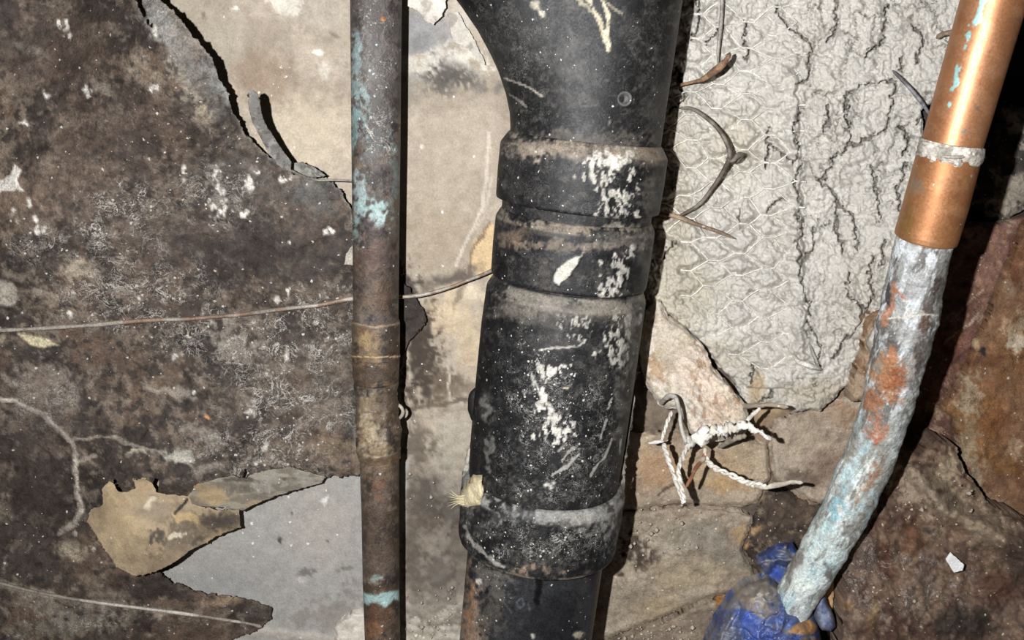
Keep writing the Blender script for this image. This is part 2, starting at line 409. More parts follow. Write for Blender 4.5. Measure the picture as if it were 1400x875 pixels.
def paint_wall(P):
    x, y = P.x, P.y
    P.n(90, '#938777', .45, .7, .6, 2).n(40, '#b1a594', .5, .75, .6, 5).n(14, '#8b8070', .62, .8, .5, 9)
    # upper left plaster
    P.b(420, 190, 90, 70, '#b8ab96', .8).b(300, 60, 40, 60, '#a39a8a', .6).b(360, 105, 45, 40, '#857260', .7, ang=-20, spk=.5)
    P.b(440, 20, 50, 20, '#a8a094', .6).b(430, 72, 10, 6, '#dcd6ca', .9).b(444, 98, 9, 14, '#cac2b4', .8, ang=-30)
    P.b(320, 12, 4, 4, '#e5dfd2').b(278, 24, 5, 5, '#57503f', .6).b(455, 46, 8, 4, '#5d554b', .5)
    P.b(390, 4, 22, 14, '#c9c3b6', .9, soft=.2)
    # between the pipes, upper
    P.b(580, 40, 60, 40, '#87878a', .8).b(640, 15, 40, 30, '#b5ada0', .8)
    P.b(590, 85, 60, 28, '#c4c0b6', .8, grain=.8).b(612, 103, 34, 26, '#46433f', .85, grain=.9).b(575, 62, 22, 12, '#6d6c6c', .7, grain=.8)
    P.b(640, 78, 30, 18, '#cfc9bd', .7, grain=.8).b(560, 120, 20, 26, '#7d7972', .6, grain=.7).b(650, 118, 26, 14, '#5e5a55', .6, grain=.8)
    P.b(610, 240, 70, 110, '#a29685', .75).b(650, 180, 30, 60, '#ada190', .6).b(600, 330, 60, 50, '#9a8c78', .6)
    P.b(572, 206, 3, 3, '#ece6da')
    P.l([(668, 180), (666, 230), (658, 285), (640, 325), (622, 362)], 2.6, '#c9bfb0', .75, warp=3, grain=.2)
    P.l([(672, 240), (660, 300), (650, 312)], 2.2, '#c3b9aa', .5, warp=3, grain=.2)
    P.p([(650, 330), (672, 306), (690, 310), (690, 375), (655, 378), (640, 360)], '#c8ae85', .9)
    P.l([(640, 378), (643, 350), (655, 330), (672, 305)], 2.2, '#6d5d49', .8, warp=5, h=-.001)
    P.b(615, 382, 42, 12, '#544c43', .85, ang=-15).b(640, 400, 26, 20, '#c9bba2', .8)
    P.b(612, 435, 40, 36, '#c0ad90', .85).b(645, 470, 22, 50, '#b8a68a', .8).b(630, 400, 5, 30, '#3e362c', .4, ang=8)
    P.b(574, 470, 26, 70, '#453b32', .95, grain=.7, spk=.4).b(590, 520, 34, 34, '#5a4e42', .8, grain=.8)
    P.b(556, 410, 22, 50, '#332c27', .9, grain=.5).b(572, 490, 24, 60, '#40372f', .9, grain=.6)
    P.b(625, 535, 28, 14, '#6b5e4e', .7).l([(562, 560), (600, 556), (640, 545)], 3, '#50463b', .7)
    P.b(618, 600, 36, 38, '#a39b8c', .95, h=.0012).b(614, 640, 26, 20, '#9a9386', .8)
    P.b(572, 610, 24, 40, '#5f564b', .85, grain=.8, spk=.6).b(585, 580, 14, 10, '#a79b88', .7)
    P.l([(613, 490), (614, 545)], 1.6, '#cfc6b6', .8, warp=3)
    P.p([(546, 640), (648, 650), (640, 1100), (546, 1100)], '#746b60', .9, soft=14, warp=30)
    P.b(580, 690, 30, 40, '#4f4841', .85, grain=.8, spk=.5).b(620, 670, 20, 20, '#8b8478', .7).b(596, 760, 44, 40, '#82796d', .8, grain=.7)
    P.b(625, 740, 16, 50, '#5f574d', .8, grain=.7).b(560, 720, 14, 60, '#63594e', .7, grain=.7).b(590, 715, 22, 12, '#5b4f43', .8, grain=.8)
    P.b(600, 790, 34, 30, '#5c554d', .7, grain=.9, spk=.3).b(566, 780, 14, 50, '#5a5148', .7, grain=.9).b(615, 700, 26, 24, '#4d4740', .7, grain=.8)
    P.b(590, 840, 60, 26, '#8f877b', .7, grain=.9, spk=.5).b(600, 870, 60, 16, '#ada697', .8, grain=1., spk=.6)
    rub = ss(790, 850, y) * ss(545, 560, x) * (1 - ss(640, 660, x))
    f1, e, ci = voro(x, y, 13, 11, 4); P.h += rub * (.004 * (1 - f1)); P.mix(rub * (ci > .6) * .5, '#c3bcae')
    # smooth cool grey board seen through the torn paper
    g = P.p([(120, 870), (180, 740), (300, 640), (560, 630), (548, 760), (546, 1100), (120, 1100)], '#98958f', 1., soft=3).m
    P.b(330, 800, 90, 60, '#93918d', .7 ).b(440, 720, 60, 60, '#a29c93', .6).b(300, 790, 60, 14, '#8d8c8a', .6, ang=5)
    P.b(445, 682, 4, 9, '#ddd9d0', .9, ang=25).b(420, 782, 14, 10, '#5f5b55', .7, grain=1.1).b(410, 795, 10, 6, '#c6c1b8', .6, grain=1)
    P.b(470, 775, 12, 6, '#57524b', .6, grain=1.1).b(476, 830, 26, 26, '#77706a', .6, grain=1.).b(440, 845, 50, 20, '#857f77', .7, grain=1.)
    P.b(395, 700, 3, 3, '#4c4741').b(380, 735, 3, 3, '#4c4741').b(452, 742, 4, 3, '#5a554e')
    P.l([(300, 862), (400, 868), (500, 880)], 6, '#a8a196', .8, h=.001)
    P.spk += .25 * g * fbm(x, y, 30, 8)
    # under the render and the stones on the right: earth
    P.p([(830, -300), (2000, -300), (2000, 1300), (640, 1300), (700, 860), (850, 560)], '#5c5046', 1., soft=10, warp=30)
    P.p([(1000, 470), (1220, 430), (1215, 640), (1080, 720), (990, 640)], '#84705c', .9, soft=5, warp=20)
    P.b(1040, 560, 22, 22, '#a08a6c', .8).b(1105, 590, 60, 30, '#83705d', .8).b(1180, 500, 22, 50, '#8a6b50', .8).b(1150, 600, 30, 30, '#75543c', .7)
    P.b(900, 560, 40, 30, '#7d7060', .8, grain=.8, spk=.3)
    P.p([(1250, -300), (2000, -300), (2000, 1300), (1250, 1300)], '#3a332d', 1., soft=10)
    P.h += (fbm(x, y, 30, 21, 5, .6) - .5) * .0045 * ss(840, 900, x) * ss(500, 540, y)
    P.h += (fbm(x, y, 18, 23, 5, .65) - .5) * .003 * ss(545, 560, x) * ss(380, 450, y)
    P.h += (fbm(x, y, 60, 24, 5, .5) - .5) * .0010
    P.spk = P.spk * .4 - .03

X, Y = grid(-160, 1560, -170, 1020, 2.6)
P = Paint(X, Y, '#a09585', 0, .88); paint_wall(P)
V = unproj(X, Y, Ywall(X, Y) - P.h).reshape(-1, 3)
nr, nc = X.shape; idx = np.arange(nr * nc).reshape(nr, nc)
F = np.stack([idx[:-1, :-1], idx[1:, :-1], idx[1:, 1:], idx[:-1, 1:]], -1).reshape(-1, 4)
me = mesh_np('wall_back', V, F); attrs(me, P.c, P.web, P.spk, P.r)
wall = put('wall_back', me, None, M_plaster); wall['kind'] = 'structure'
ZF = float(unproj(700, 1015, 0.)[2])
X, Y = np.meshgrid(np.linspace(-.62, .62, 120), np.linspace(.06, -.62, 60))
fh = (fbm(X * 1000, Y * 1000, 60, 4, 5) - .5) * .008
me = mesh_np('floor', np.stack([X, Y, ZF + fh], -1).reshape(-1, 3),
             np.stack([(i := np.arange(120 * 60).reshape(60, 120))[:-1, :-1], i[1:, :-1], i[1:, 1:], i[:-1, 1:]], -1).reshape(-1, 4))
attrs(me, np.zeros((7200, 3)) + hexc('#564a40'), np.zeros(7200), np.zeros(7200) + .3, np.zeros(7200) + .9)
fl = put('floor', me, None, M_stone); fl['kind'] = 'structure'

# rough stones showing below the render; parts of the wall
def stone_paint(base, fn=None, rel=.0035, sc=26):
    def f(P):
        P.c[:] = hexc(base)
        P.n(60, '#92816e', .5, .75, .6, 3).n(22, '#77695b', .6, .82, .6, 6).n(9, '#b5a793', .62, .85, .5, 8)
        P.spk += .2
        P.h += (fbm(P.x, P.y, sc, P.seed, 6, .62) - .5) * rel
        if fn: fn(P)
    return f
def s1(P):
    P.b(900, 640, 40, 40, '#a08163', .8).b(985, 640, 50, 30, '#ab9474', .8).b(1000, 665, 40, 14, '#a8865a', .6).b(1020, 610, 30, 20, '#9d8c75', .7)
    P.b(950, 680, 90, 14, '#9f917e', .7).l([(905, 673), (925, 660), (900, 680)], 2, '#54473a', .9, h=-.001)
    P.b(915, 600, 40, 10, '#8d7d69', .7).b(955, 625, 20, 30, '#a7937a', .6)
def s2(P):
    P.b(1100, 600, 40, 30, '#a39480', .8).b(1135, 640, 40, 30, '#7c6a5a', .8, spk=.3).b(1150, 565, 30, 26, '#8d6a50', .6).b(1095, 655, 26, 12, '#5f5044', .7)
    P.b(1130, 570, 30, 20, '#9a8a76', .6)
def s3(P):
    P.b(880, 720, 60, 22, '#8f8371', .8, grain=.8, spk=.5).b(960, 730, 40, 22, '#857f73', .7).b(1000, 760, 40, 26, '#7c7467', .7)
    P.b(875, 762, 26, 22, '#3f342b', .95, grain=1., h=-.002).b(905, 750, 20, 14, '#a39a8b', .8, grain=.9).b(855, 748, 14, 8, '#4f4136', .8, grain=.9)
    P.b(940, 785, 60, 26, '#988a70', .7).b(860, 820, 50, 24, '#8e8270', .8).b(900, 830, 40, 20, '#958568', .6)
    P.b(1015, 730, 16, 12, '#a98a63', .7)
def s4(P):
    P.b(900, 870, 60, 22, '#7d6f60', .8, grain=.7, spk=.5).b(960, 850, 40, 20, '#77695b', .8, spk=.4).b(985, 822, 14, 14, '#96652c', .9).b(840, 880, 40, 20, '#5f5349', .7)
def s5(P):
    P.c[:] = hexc('#4b3f35'); P.n(14, '#2f2721', .5, .65, .8, 4).n(9, '#7d6d5a', .6, .75, .8, 5)
    P.b(1085, 700, 40, 20, '#58493c', .7, spk=.4).b(1110, 680, 20, 10, '#77634e', .7).b(1020, 745, 5, 16, '#b98f5f', .9, ang=35).b(1034, 722, 10, 7, '#b5936c', .9)
YS = lambda d: (lambda x, y: -d + 0 * x)
slab('stone', [(848, 594), (925, 588), (1000, 597), (1049, 606), (1054, 652), (1035, 690), (985, 694), (930, 688), (880, 696), (840, 700)], YS(.007), 2., stone_paint('#ac9b84', s1), M_stone, .012, 2, 14, .004, 7, wall, 11)
slab('stone', [(1050, 600), (1062, 573), (1120, 556), (1165, 540), (1212, 540), (1195, 620), (1160, 668), (1120, 690), (1095, 678), (1058, 656)], YS(.005), 2., stone_paint('#a89a88', s2), M_stone, .01, 3, 14, .004, 8, wall, 12)
slab('stone', [(836, 702), (885, 698), (935, 691), (1008, 697), (1030, 706), (1014, 752), (1040, 800), (1000, 812), (966, 818), (905, 846), (856, 864), (800, 885), (790, 840)], YS(.009), 2., stone_paint('#9e9280', s3, .005), M_stone, .012, 2, 14, .004, 7, wall, 13)
slab('stone', [(790, 892), (858, 868), (906, 850), (966, 822), (1010, 812), (1040, 860), (1060, 1010), (760, 1010)], YS(.012), 2.4, stone_paint('#8f8270', s4, .005), M_stone, .012, 2, 14, .004, 7, wall, 14)
slab('stone', [(1036, 694), (1058, 660), (1092, 680), (1122, 692), (1165, 668), (1150, 740), (1110, 790), (1045, 802), (1018, 752), (1032, 716)], YS(.004), 2., stone_paint('#4b3f35', s5, .006, 16), M_stone, .01, 3, 10, .003, 6, wall, 15)

# ------------------------------------------------------------------ cracked cement render over chicken wire
YC = lambda x, y: -.013 - .006 * ss(1000, 1250, x) + 0 * y
rs = np.random.RandomState(5)
def node(i, j):
    # rows of short twisted joints; alternate rows are offset
    x = 905 + i * 37.5; y = 8 + j * 17.5
    wob = TAB[(i * 7 + 3) & 255, (j * 5 + 9) & 255]; wob2 = TAB[(i * 3 + 60) & 255, (j * 11 + 20) & 255]
    return np.array([x + (y - 200) * -.04 + (wob - .5) * 9, y + (x - 1000) * .10 + (wob2 - .5) * 9])
def clear(p): return sdf(np.array([p[0]]), np.array([p[1]]), [(900, 0), (1095, 0), (1104, 505), (1040, 520), (1000, 500), (905, 395)])[0] > 0
WIRES = []
for i in range(0, 6):
    for j in range(0, 30):
        if (i + j) % 2: continue
        c = node(i, j)
        if not clear(c): continue
        WIRES.append((c + (-7, -.5), c + (7, .5), 1))
        for dj in (-1, 1):
            nb = node(i + 1, j + dj) - (7, .5)
            if clear(nb):
                mid = (c + (7, .5) + nb) / 2 + (rs.rand(2) - .5) * 3
                WIRES.append((c + (7, .5), mid, 0)); WIRES.append((mid, nb, 0))
CR = [[(1248, 32), (1261, 54), (1258, 70), (1251, 86)], [(1230, 78), (1230, 93)], [(1222, 112), (1222, 144), (1217, 152)],
      [(1158, 128), (1160, 198), (1139, 218), (1130, 243), (1120, 250)], [(1120, 250), (1139, 262), (1144, 280)], [(1216, 154), (1213, 179), (1178, 195), (1160, 200)],
      [(1232, 173), (1242, 198), (1232, 212)], [(1190, 224), (1203, 278), (1202, 305)], [(1264, 150), (1251, 170)], [(1212, 5), (1207, 50), (1186, 78)],
      [(1142, 0), (1145, 40), (1130, 58)], [(1132, 145), (1133, 172)], [(1142, 262), (1144, 318), (1154, 349)], [(1166, 298), (1171, 342)],
      [(1190, 353), (1189, 383), (1192, 407), (1182, 425), (1171, 455), (1151, 469), (1137, 486)], [(1161, 373), (1158, 394), (1175, 418), (1175, 438)],
      [(1209, 329), (1206, 363)], [(952, 0), (957, 35), (944, 56)], [(1019, 30), (1021, 64), (1018, 83)], [(928, 93), (930, 109), (933, 122), (931, 144), (916, 152)],
      [(1109, 90), (1104, 106), (1088, 117)], [(1128, 144), (1134, 166), (1128, 179)], [(1050, 179), (1048, 230)], [(1050, 198), (1085, 221)],
      [(1114, 311), (1114, 339), (1100, 356)], [(1105, 438), (1119, 466), (1121, 505)], [(1139, 486), (1158, 466)], [(1031, 500), (1024, 520)], [(1038, 545), (1057, 538)],
      [(1093, 150), (1088, 172), (1093, 200), (1085, 225)], [(1088, 290), (1096, 312), (1088, 330), (1097, 350), (1093, 380), (1104, 410), (1106, 430)],
      [(1095, 225), (1088, 250), (1094, 280)], [(1070, 270), (1052, 290)], [(1158, 128), (1175, 118), (1222, 108)], [(1144, 280), (1166, 298)], [(985, 40), (962, 60)],
      [(1060, 10), (1080, 40), (1110, 60), (1106, 90)], [(920, 330), (905, 352)], [(1010, 285), (1012, 312)], [(1240, 225), (1228, 262), (1232, 300)]]
WAVY = lambda x, y: (fbm(x, y, 14, 71, 3) - .5) * 9
def paint_cement(P):
    x, y = P.x, P.y
    wx = x + (fbm(x, y, 40, 61, 4) - .5) * 34 + (fbm(x, y, 9, 65, 3) - .5) * 9; wy = y + (fbm(x, y, 40, 62, 4) - .5) * 34 + (fbm(x, y, 9, 66, 3) - .5) * 9
    P.n(80, '#c8c4bb', .4, .7, .6, 2).n(25, '#b9b4aa', .55, .8, .5, 4)
    P.b(920, 300, 40, 200, '#aca18e', .6, soft=.9).b(1000, 200, 50, 60, '#b3a793', .5, soft=.9).b(940, 400, 60, 50, '#aea592', .6, soft=.9).b(1180, 420, 60, 100, '#b3aea2', .5, soft=.9)
    P.b(960, 490, 80, 40, '#aca290', .6).b(1140, 540, 90, 24, '#a39988', .7).b(1035, 530, 14, 22, '#a58f70', .8)
    h = (fbm(x, y, 120, 41, 3) - .5) * .006
    f1, e1, c1 = voro(wx, wy, 38, 60, 2); f1b, e2, c2 = voro(wx, wy, 19, 23, 6); f3, e3, c3 = voro(wx, wy, 7, 7, 9)
    right = ss(1080, 1120, x)
    open1 = ss(.46, .64, fbm(x, y, 60, 44, 3)) * (.25 + .75 * right)
    open2 = ss(.52, .66, fbm(x, y, 45, 46, 3)) * (.35 + .65 * right)
    h += .002 * (c1 - .5) * right + .0016 * ss(0, .5, e1) * right
    h -= .008 * open1 * (1 - ss(.012, .04, e1)) + .004 * open2 * (1 - ss(.015, .06, e2)) + .0005 * (1 - ss(.04, .2, e3))
    h += (fbm(x, y, 6, 48, 3) - .5) * .0014 + (fbm(x, y, 22, 49, 4) - .5) * .0035
    # the render bulges through each cell of the wire
    dw = np.full(x.shape, 99.)
    for a_, b_, t_ in WIRES:
        m_ = (np.abs(x - (a_[0] + b_[0]) / 2) < 26) & (np.abs(y - (a_[1] + b_[1]) / 2) < 26)
        if m_.any(): dw[m_] = np.minimum(dw[m_], segd(x[m_] + (fbm(x[m_], y[m_], 10, 7, 2) - .5) * 5, y[m_], [a_, b_]))
    h += .0046 * ss(.5, 9, dw) * (1 - right) * (dw < 98) * (.4 + fbm(x, y, 50, 92, 2))
    # scalloped ridge where the wire mesh ends
    xr = 1090 + 6 * np.abs(np.sin(y / 32 * np.pi)) + (y - 250) * .035
    h += .0045 * (1 - ss(0, 16, np.abs(x - xr + 8))) * ss(60, 100, y) * (1 - ss(480, 510, y))
    h -= .0045 * (1 - ss(1.5, 4, np.abs(x - 3 - xr))) * ss(.42, .5, fbm(x, y, 30, 50)) * ss(80, 120, y) * (1 - ss(470, 510, y))
    # a long trowelled furrow
    h += .004 * (1 - ss(0, 12, np.abs(x - (1196 - (y - 20) * .12)))) * (1 - ss(60, 110, y)) - .003 * (1 - ss(0, 7, np.abs(x - 14 - (1196 - (y - 20) * .12)))) * (1 - ss(60, 110, y))
    X2 = x + WAVY(x, y) * .8 + (fbm(x, y, 5, 171, 2) - .5) * 6; Y2 = y + WAVY(y, x) * .8 + (fbm(x, y, 5, 172, 2) - .5) * 6
    d = np.full(x.shape, 99.)
    for c in CR:
        d = np.minimum(d, segd(X2, Y2, c))
    wv = 1.2 + 1.5 * fbm(x, y, 25, 52)
    h -= .014 * (1 - ss(wv * .5, wv * 1.15, d))
    h += .0014 * (1 - ss(2, 10, d))
    h += .0016 * (1 - np.abs(fbm(wx, wy, 16, 95, 3) - .5) * 3) + .0010 * (1 - np.abs(fbm(x, y, 7, 96, 2) - .5) * 3)
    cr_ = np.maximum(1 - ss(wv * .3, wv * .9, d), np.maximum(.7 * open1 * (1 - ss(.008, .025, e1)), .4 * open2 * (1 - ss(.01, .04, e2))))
    P.mix(cr_ * .55, '#3d3831')      # shade inside the open cracks, painted into the colour
    P.h += h
    P.c *= (1 + .05 * (c2 - .5))[..., None]
    P.spk[:] = .06; P.r[:] = .9
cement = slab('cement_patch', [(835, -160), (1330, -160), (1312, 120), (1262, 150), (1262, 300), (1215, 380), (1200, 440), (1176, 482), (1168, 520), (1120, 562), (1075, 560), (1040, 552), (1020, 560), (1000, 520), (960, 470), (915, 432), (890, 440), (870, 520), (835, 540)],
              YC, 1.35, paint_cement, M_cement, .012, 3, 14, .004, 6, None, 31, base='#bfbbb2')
tag(cement, 'pale grey cracked cement render patch with chicken wire showing through it', 'cement')

# chicken wire: hexagons of galvanised wire half sunk in the render
me_v, me_f = [], []
def seg_wire(a, b, r, ya, yb):
    A = unproj(a[0], a[1], ya); B = unproj(b[0], b[1], yb); T = B - A; T /= np.linalg.norm(T) + 1e-9
    U = np.cross(T, [0, 1, 0]); U /= np.linalg.norm(U) + 1e-9; W = np.cross(U, T); k = len(me_v)
    for Q in (A, B):
        for t in range(6):
            an = t * math.pi / 3; me_v.append(Q + r * (math.cos(an) * U + math.sin(an) * W))
    for t in range(6): me_f.append((k + t, k + (t + 1) % 6, k + 6 + (t + 1) % 6, k + 6 + t))
def wy_(p):
    return float(YC(np.array(p[0]), np.array(p[1]))) - .0034 + .0040 * float(fbm(np.array(p[0]), np.array(p[1]), 60, 90, 2))
for a_, b_, t_ in WIRES: seg_wire(a_, b_, .00075 if t_ else .0005, wy_(a_), wy_(b_))
me = bpy.data.meshes.new('wire_mesh'); me.from_pydata([tuple(v) for v in me_v], [], me_f)
n = len(me_v); attrs(me, np.zeros((n, 3)) + hexc('#cbc8bf'), np.zeros(n), np.zeros(n), np.zeros(n) + .5)
wm_ = put('wire_mesh', me, cement, M_wire); wm_['label'] = 'hexagonal chicken wire half buried in the cement'

# ------------------------------------------------------------------ right hand side: stones and timber in the recess
def p_rock(P):
    P.c[:] = hexc('#45403b'); P.n(34, '#a39888', .52, .6, .9, 3).n(12, '#8a8073', .6, .68, .7, 5).n(30, '#24211f', .55, .62, .9, 8)
    P.h += (fbm(P.x, P.y, 30, 5, 5) - .5) * .01; P.spk += .2
o = slab('stone_lump', [(1338, 152), (1372, 140), (1412, 150), (1560, 140), (1560, 270), (1420, 278), (1396, 286), (1372, 306), (1345, 302), (1322, 290), (1326, 230)], YS(-.035), 2.2, p_rock, M_stone, .02, 3, 14, .008, 12, None, 51)
tag(o, 'black and buff mottled stone lump at the right edge beside the copper pipe', 'stone')
def p_b1(P):
    P.c[:] = hexc('#73544a'); P.n(60, '#54382d', .45, .65, .8, 3, ax=1.8).n(20, '#7f5d48', .5, .7, .8, 5, ax=2.).n(14, '#9a8570', .64, .78, .7, 7)
    P.b(1345, 380, 30, 50, '#7a5c4b', .6, spk=.6).b(1300, 470, 30, 30, '#6b4032', .6)
    P.l([(1338, 430), (1290, 470)], 1.4, '#c0b09a', .8).l([(1300, 440), (1345, 395)], 1.2, '#b5a48e', .6).b(1335, 345, 6, 20, '#9d7f68', .5, ang=20)
    P.l([(1283, 520), (1300, 500), (1330, 470)], 2, '#3a261d', .6)
    P.h += (fbm(P.x, P.y, 30, 5, 5, .6) - .5) * .006; P.spk += .2
o = slab('timber_board', [(1270, 300), (1330, 304), (1368, 306), (1402, 296), (1378, 355), (1345, 440), (1312, 520), (1300, 560), (1330, 690), (1190, 690), (1230, 520)], lambda x, y: .022 + 0 * x, 2.2, p_b1, M_timber, .008, 1.5, 14, .003, 6, None, 52)
tag(o, 'narrow reddish brown rough board just right of the copper pipe', 'board')
def p_b2(P):
    P.c[:] = hexc('#75502f' if 0 else '#78522f'); P.c[:] = hexc('#76573f'); P.n(70, '#77532f', .4, .65, .8, 3).n(40, '#5f3d27', .55, .72, .7, 5).n(11, '#8f6d4e', .62, .8, .5, 7)
    P.b(1392, 450, 18, 26, '#a08c72', .8, grain=.8).b(1378, 395, 14, 10, '#96826a', .6).b(1393, 470, 10, 14, '#cbbfa9', .7, grain=1).b(1385, 620, 16, 14, '#a18b74', .7, grain=1.)
    P.b(1388, 375, 10, 20, '#5a2e1f', .6).b(1335, 440, 10, 20, '#9a8266', .7).b(1331, 468, 8, 11, '#b8a886', .9, h=.003).b(1341, 482, 6, 5, '#23201e', .95)
    P.b(1352, 570, 30, 60, '#845427', .5, soft=.9).b(1325, 600, 14, 60, '#8f8068', .7, grain=.7, spk=.3)
    P.b(1322, 540, 14, 30, '#a4937a', .8, grain=.9).b(1330, 650, 20, 40, '#9c8b73', .8, grain=.8).b(1360, 690, 30, 12, '#8f7d66', .7, ang=30, grain=.8)
    P.h += (fbm(P.x, P.y, 40, 8, 5, .6) - .5) * .005; P.spk += .1
o = slab('timber_board', [(1405, 302), (1600, 280), (1600, 790), (1440, 745), (1380, 700), (1340, 680), (1316, 640), (1308, 575), (1289, 562), (1315, 521), (1349, 440), (1382, 355)], YS(-.012), 2.2, p_b2, M_timber, .008, 1.5, 14, .003, 6, None, 53)
tag(o, 'wide orange brown board filling the right edge below the stone lump', 'board')
def p_mound(P):
    x, y = P.x, P.y
    P.c[:] = hexc('#655347'); P.n(60, '#4d372c', .45, .65, .8, 3).n(24, '#76604d', .52, .7, .8, 5).n(9, '#94816d', .62, .8, .6, 7)
    P.b(1262, 672, 66, 32, '#968773', .9, ang=32, grain=.7, spk=.4).b(1340, 716, 62, 26, '#94846f', .85, ang=38, grain=.7, spk=.4).b(1290, 650, 28, 18, '#8d7c66', .8, grain=.7, spk=.4)
    P.b(1250, 735, 26, 22, '#6d4a34', .8, ang=40).b(1272, 727, 16, 9, '#8f7d69', .8, ang=20).b(1272, 726, 9, 5, '#2f2a26', .95, ang=15)
    P.b(1180, 770, 26, 26, '#6d5b50', .7, grain=.9, spk=.5, web=.5).b(1235, 790, 20, 50, '#80694f', .6, grain=.9, web=.7, ang=-20).b(1195, 840, 8, 26, '#8f7450', .8, ang=10)
    P.b(1320, 850, 50, 30, '#362e27', .9).b(1370, 800, 40, 26, '#54392a', .8).b(1215, 770, 14, 30, '#54301f', .7, ang=-20).b(1160, 830, 12, 8, '#a9855f', .6)
    P.b(1340, 770, 60, 10, '#6b5847', .7, ang=10, spk=.4).l([(1255, 722), (1290, 760), (1320, 800), (1330, 820)], 8, '#75604c', .6)
    P.b(1392, 770, 14, 40, '#3b2d25', .7).b(1200, 790, 60, 50, None, web=.9, spk=.3).b(1260, 800, 50, 40, '#7d6c5c', .5, grain=1.1, web=.6).b(1300, 640, 16, 40, '#9a8b72', .8, grain=.8)
    P.h += (fbm(x, y, 50, 8, 6, .62) - .5) * .016 + (fbm(x, y, 12, 9, 4, .62) - .5) * .004 + .014 * (1 - ss(0, 26, segd(x, y, [(1255, 650), (1300, 700), (1420, 760)])))
    P.spk += .15
o = mound = slab('earth_mound', [(1200, 622), (1256, 618), (1284, 600), (1306, 610), (1318, 640), (1345, 684), (1400, 712), (1440, 742), (1600, 790), (1600, 1020), (1146, 1020), (1146, 866), (1165, 760), (1190, 700)],
         lambda x, y: -.022 - .012 * ss(650, 860, y) - .016 * (1 - ss(1190, 1330, x)) * ss(630, 720, y), 2.2, p_mound, M_stone, .02, 4, 16, .006, 10, None, 54)
tag(o, 'crumbly brown mound of earth and mortar in the lower right corner', 'earth')
o = slab('paint_flake', [(1294, 766), (1301, 757), (1308, 763), (1318, 772), (1316, 780), (1304, 783)], YS(.046), 1.5, lambda P: P.c.__setitem__(slice(None), hexc('#f2f1ee')), M_crust, .002, .6, 6, 0, 4, None, 55)
tag(o, 'small white flake lying on the brown earth at lower right', 'flake')

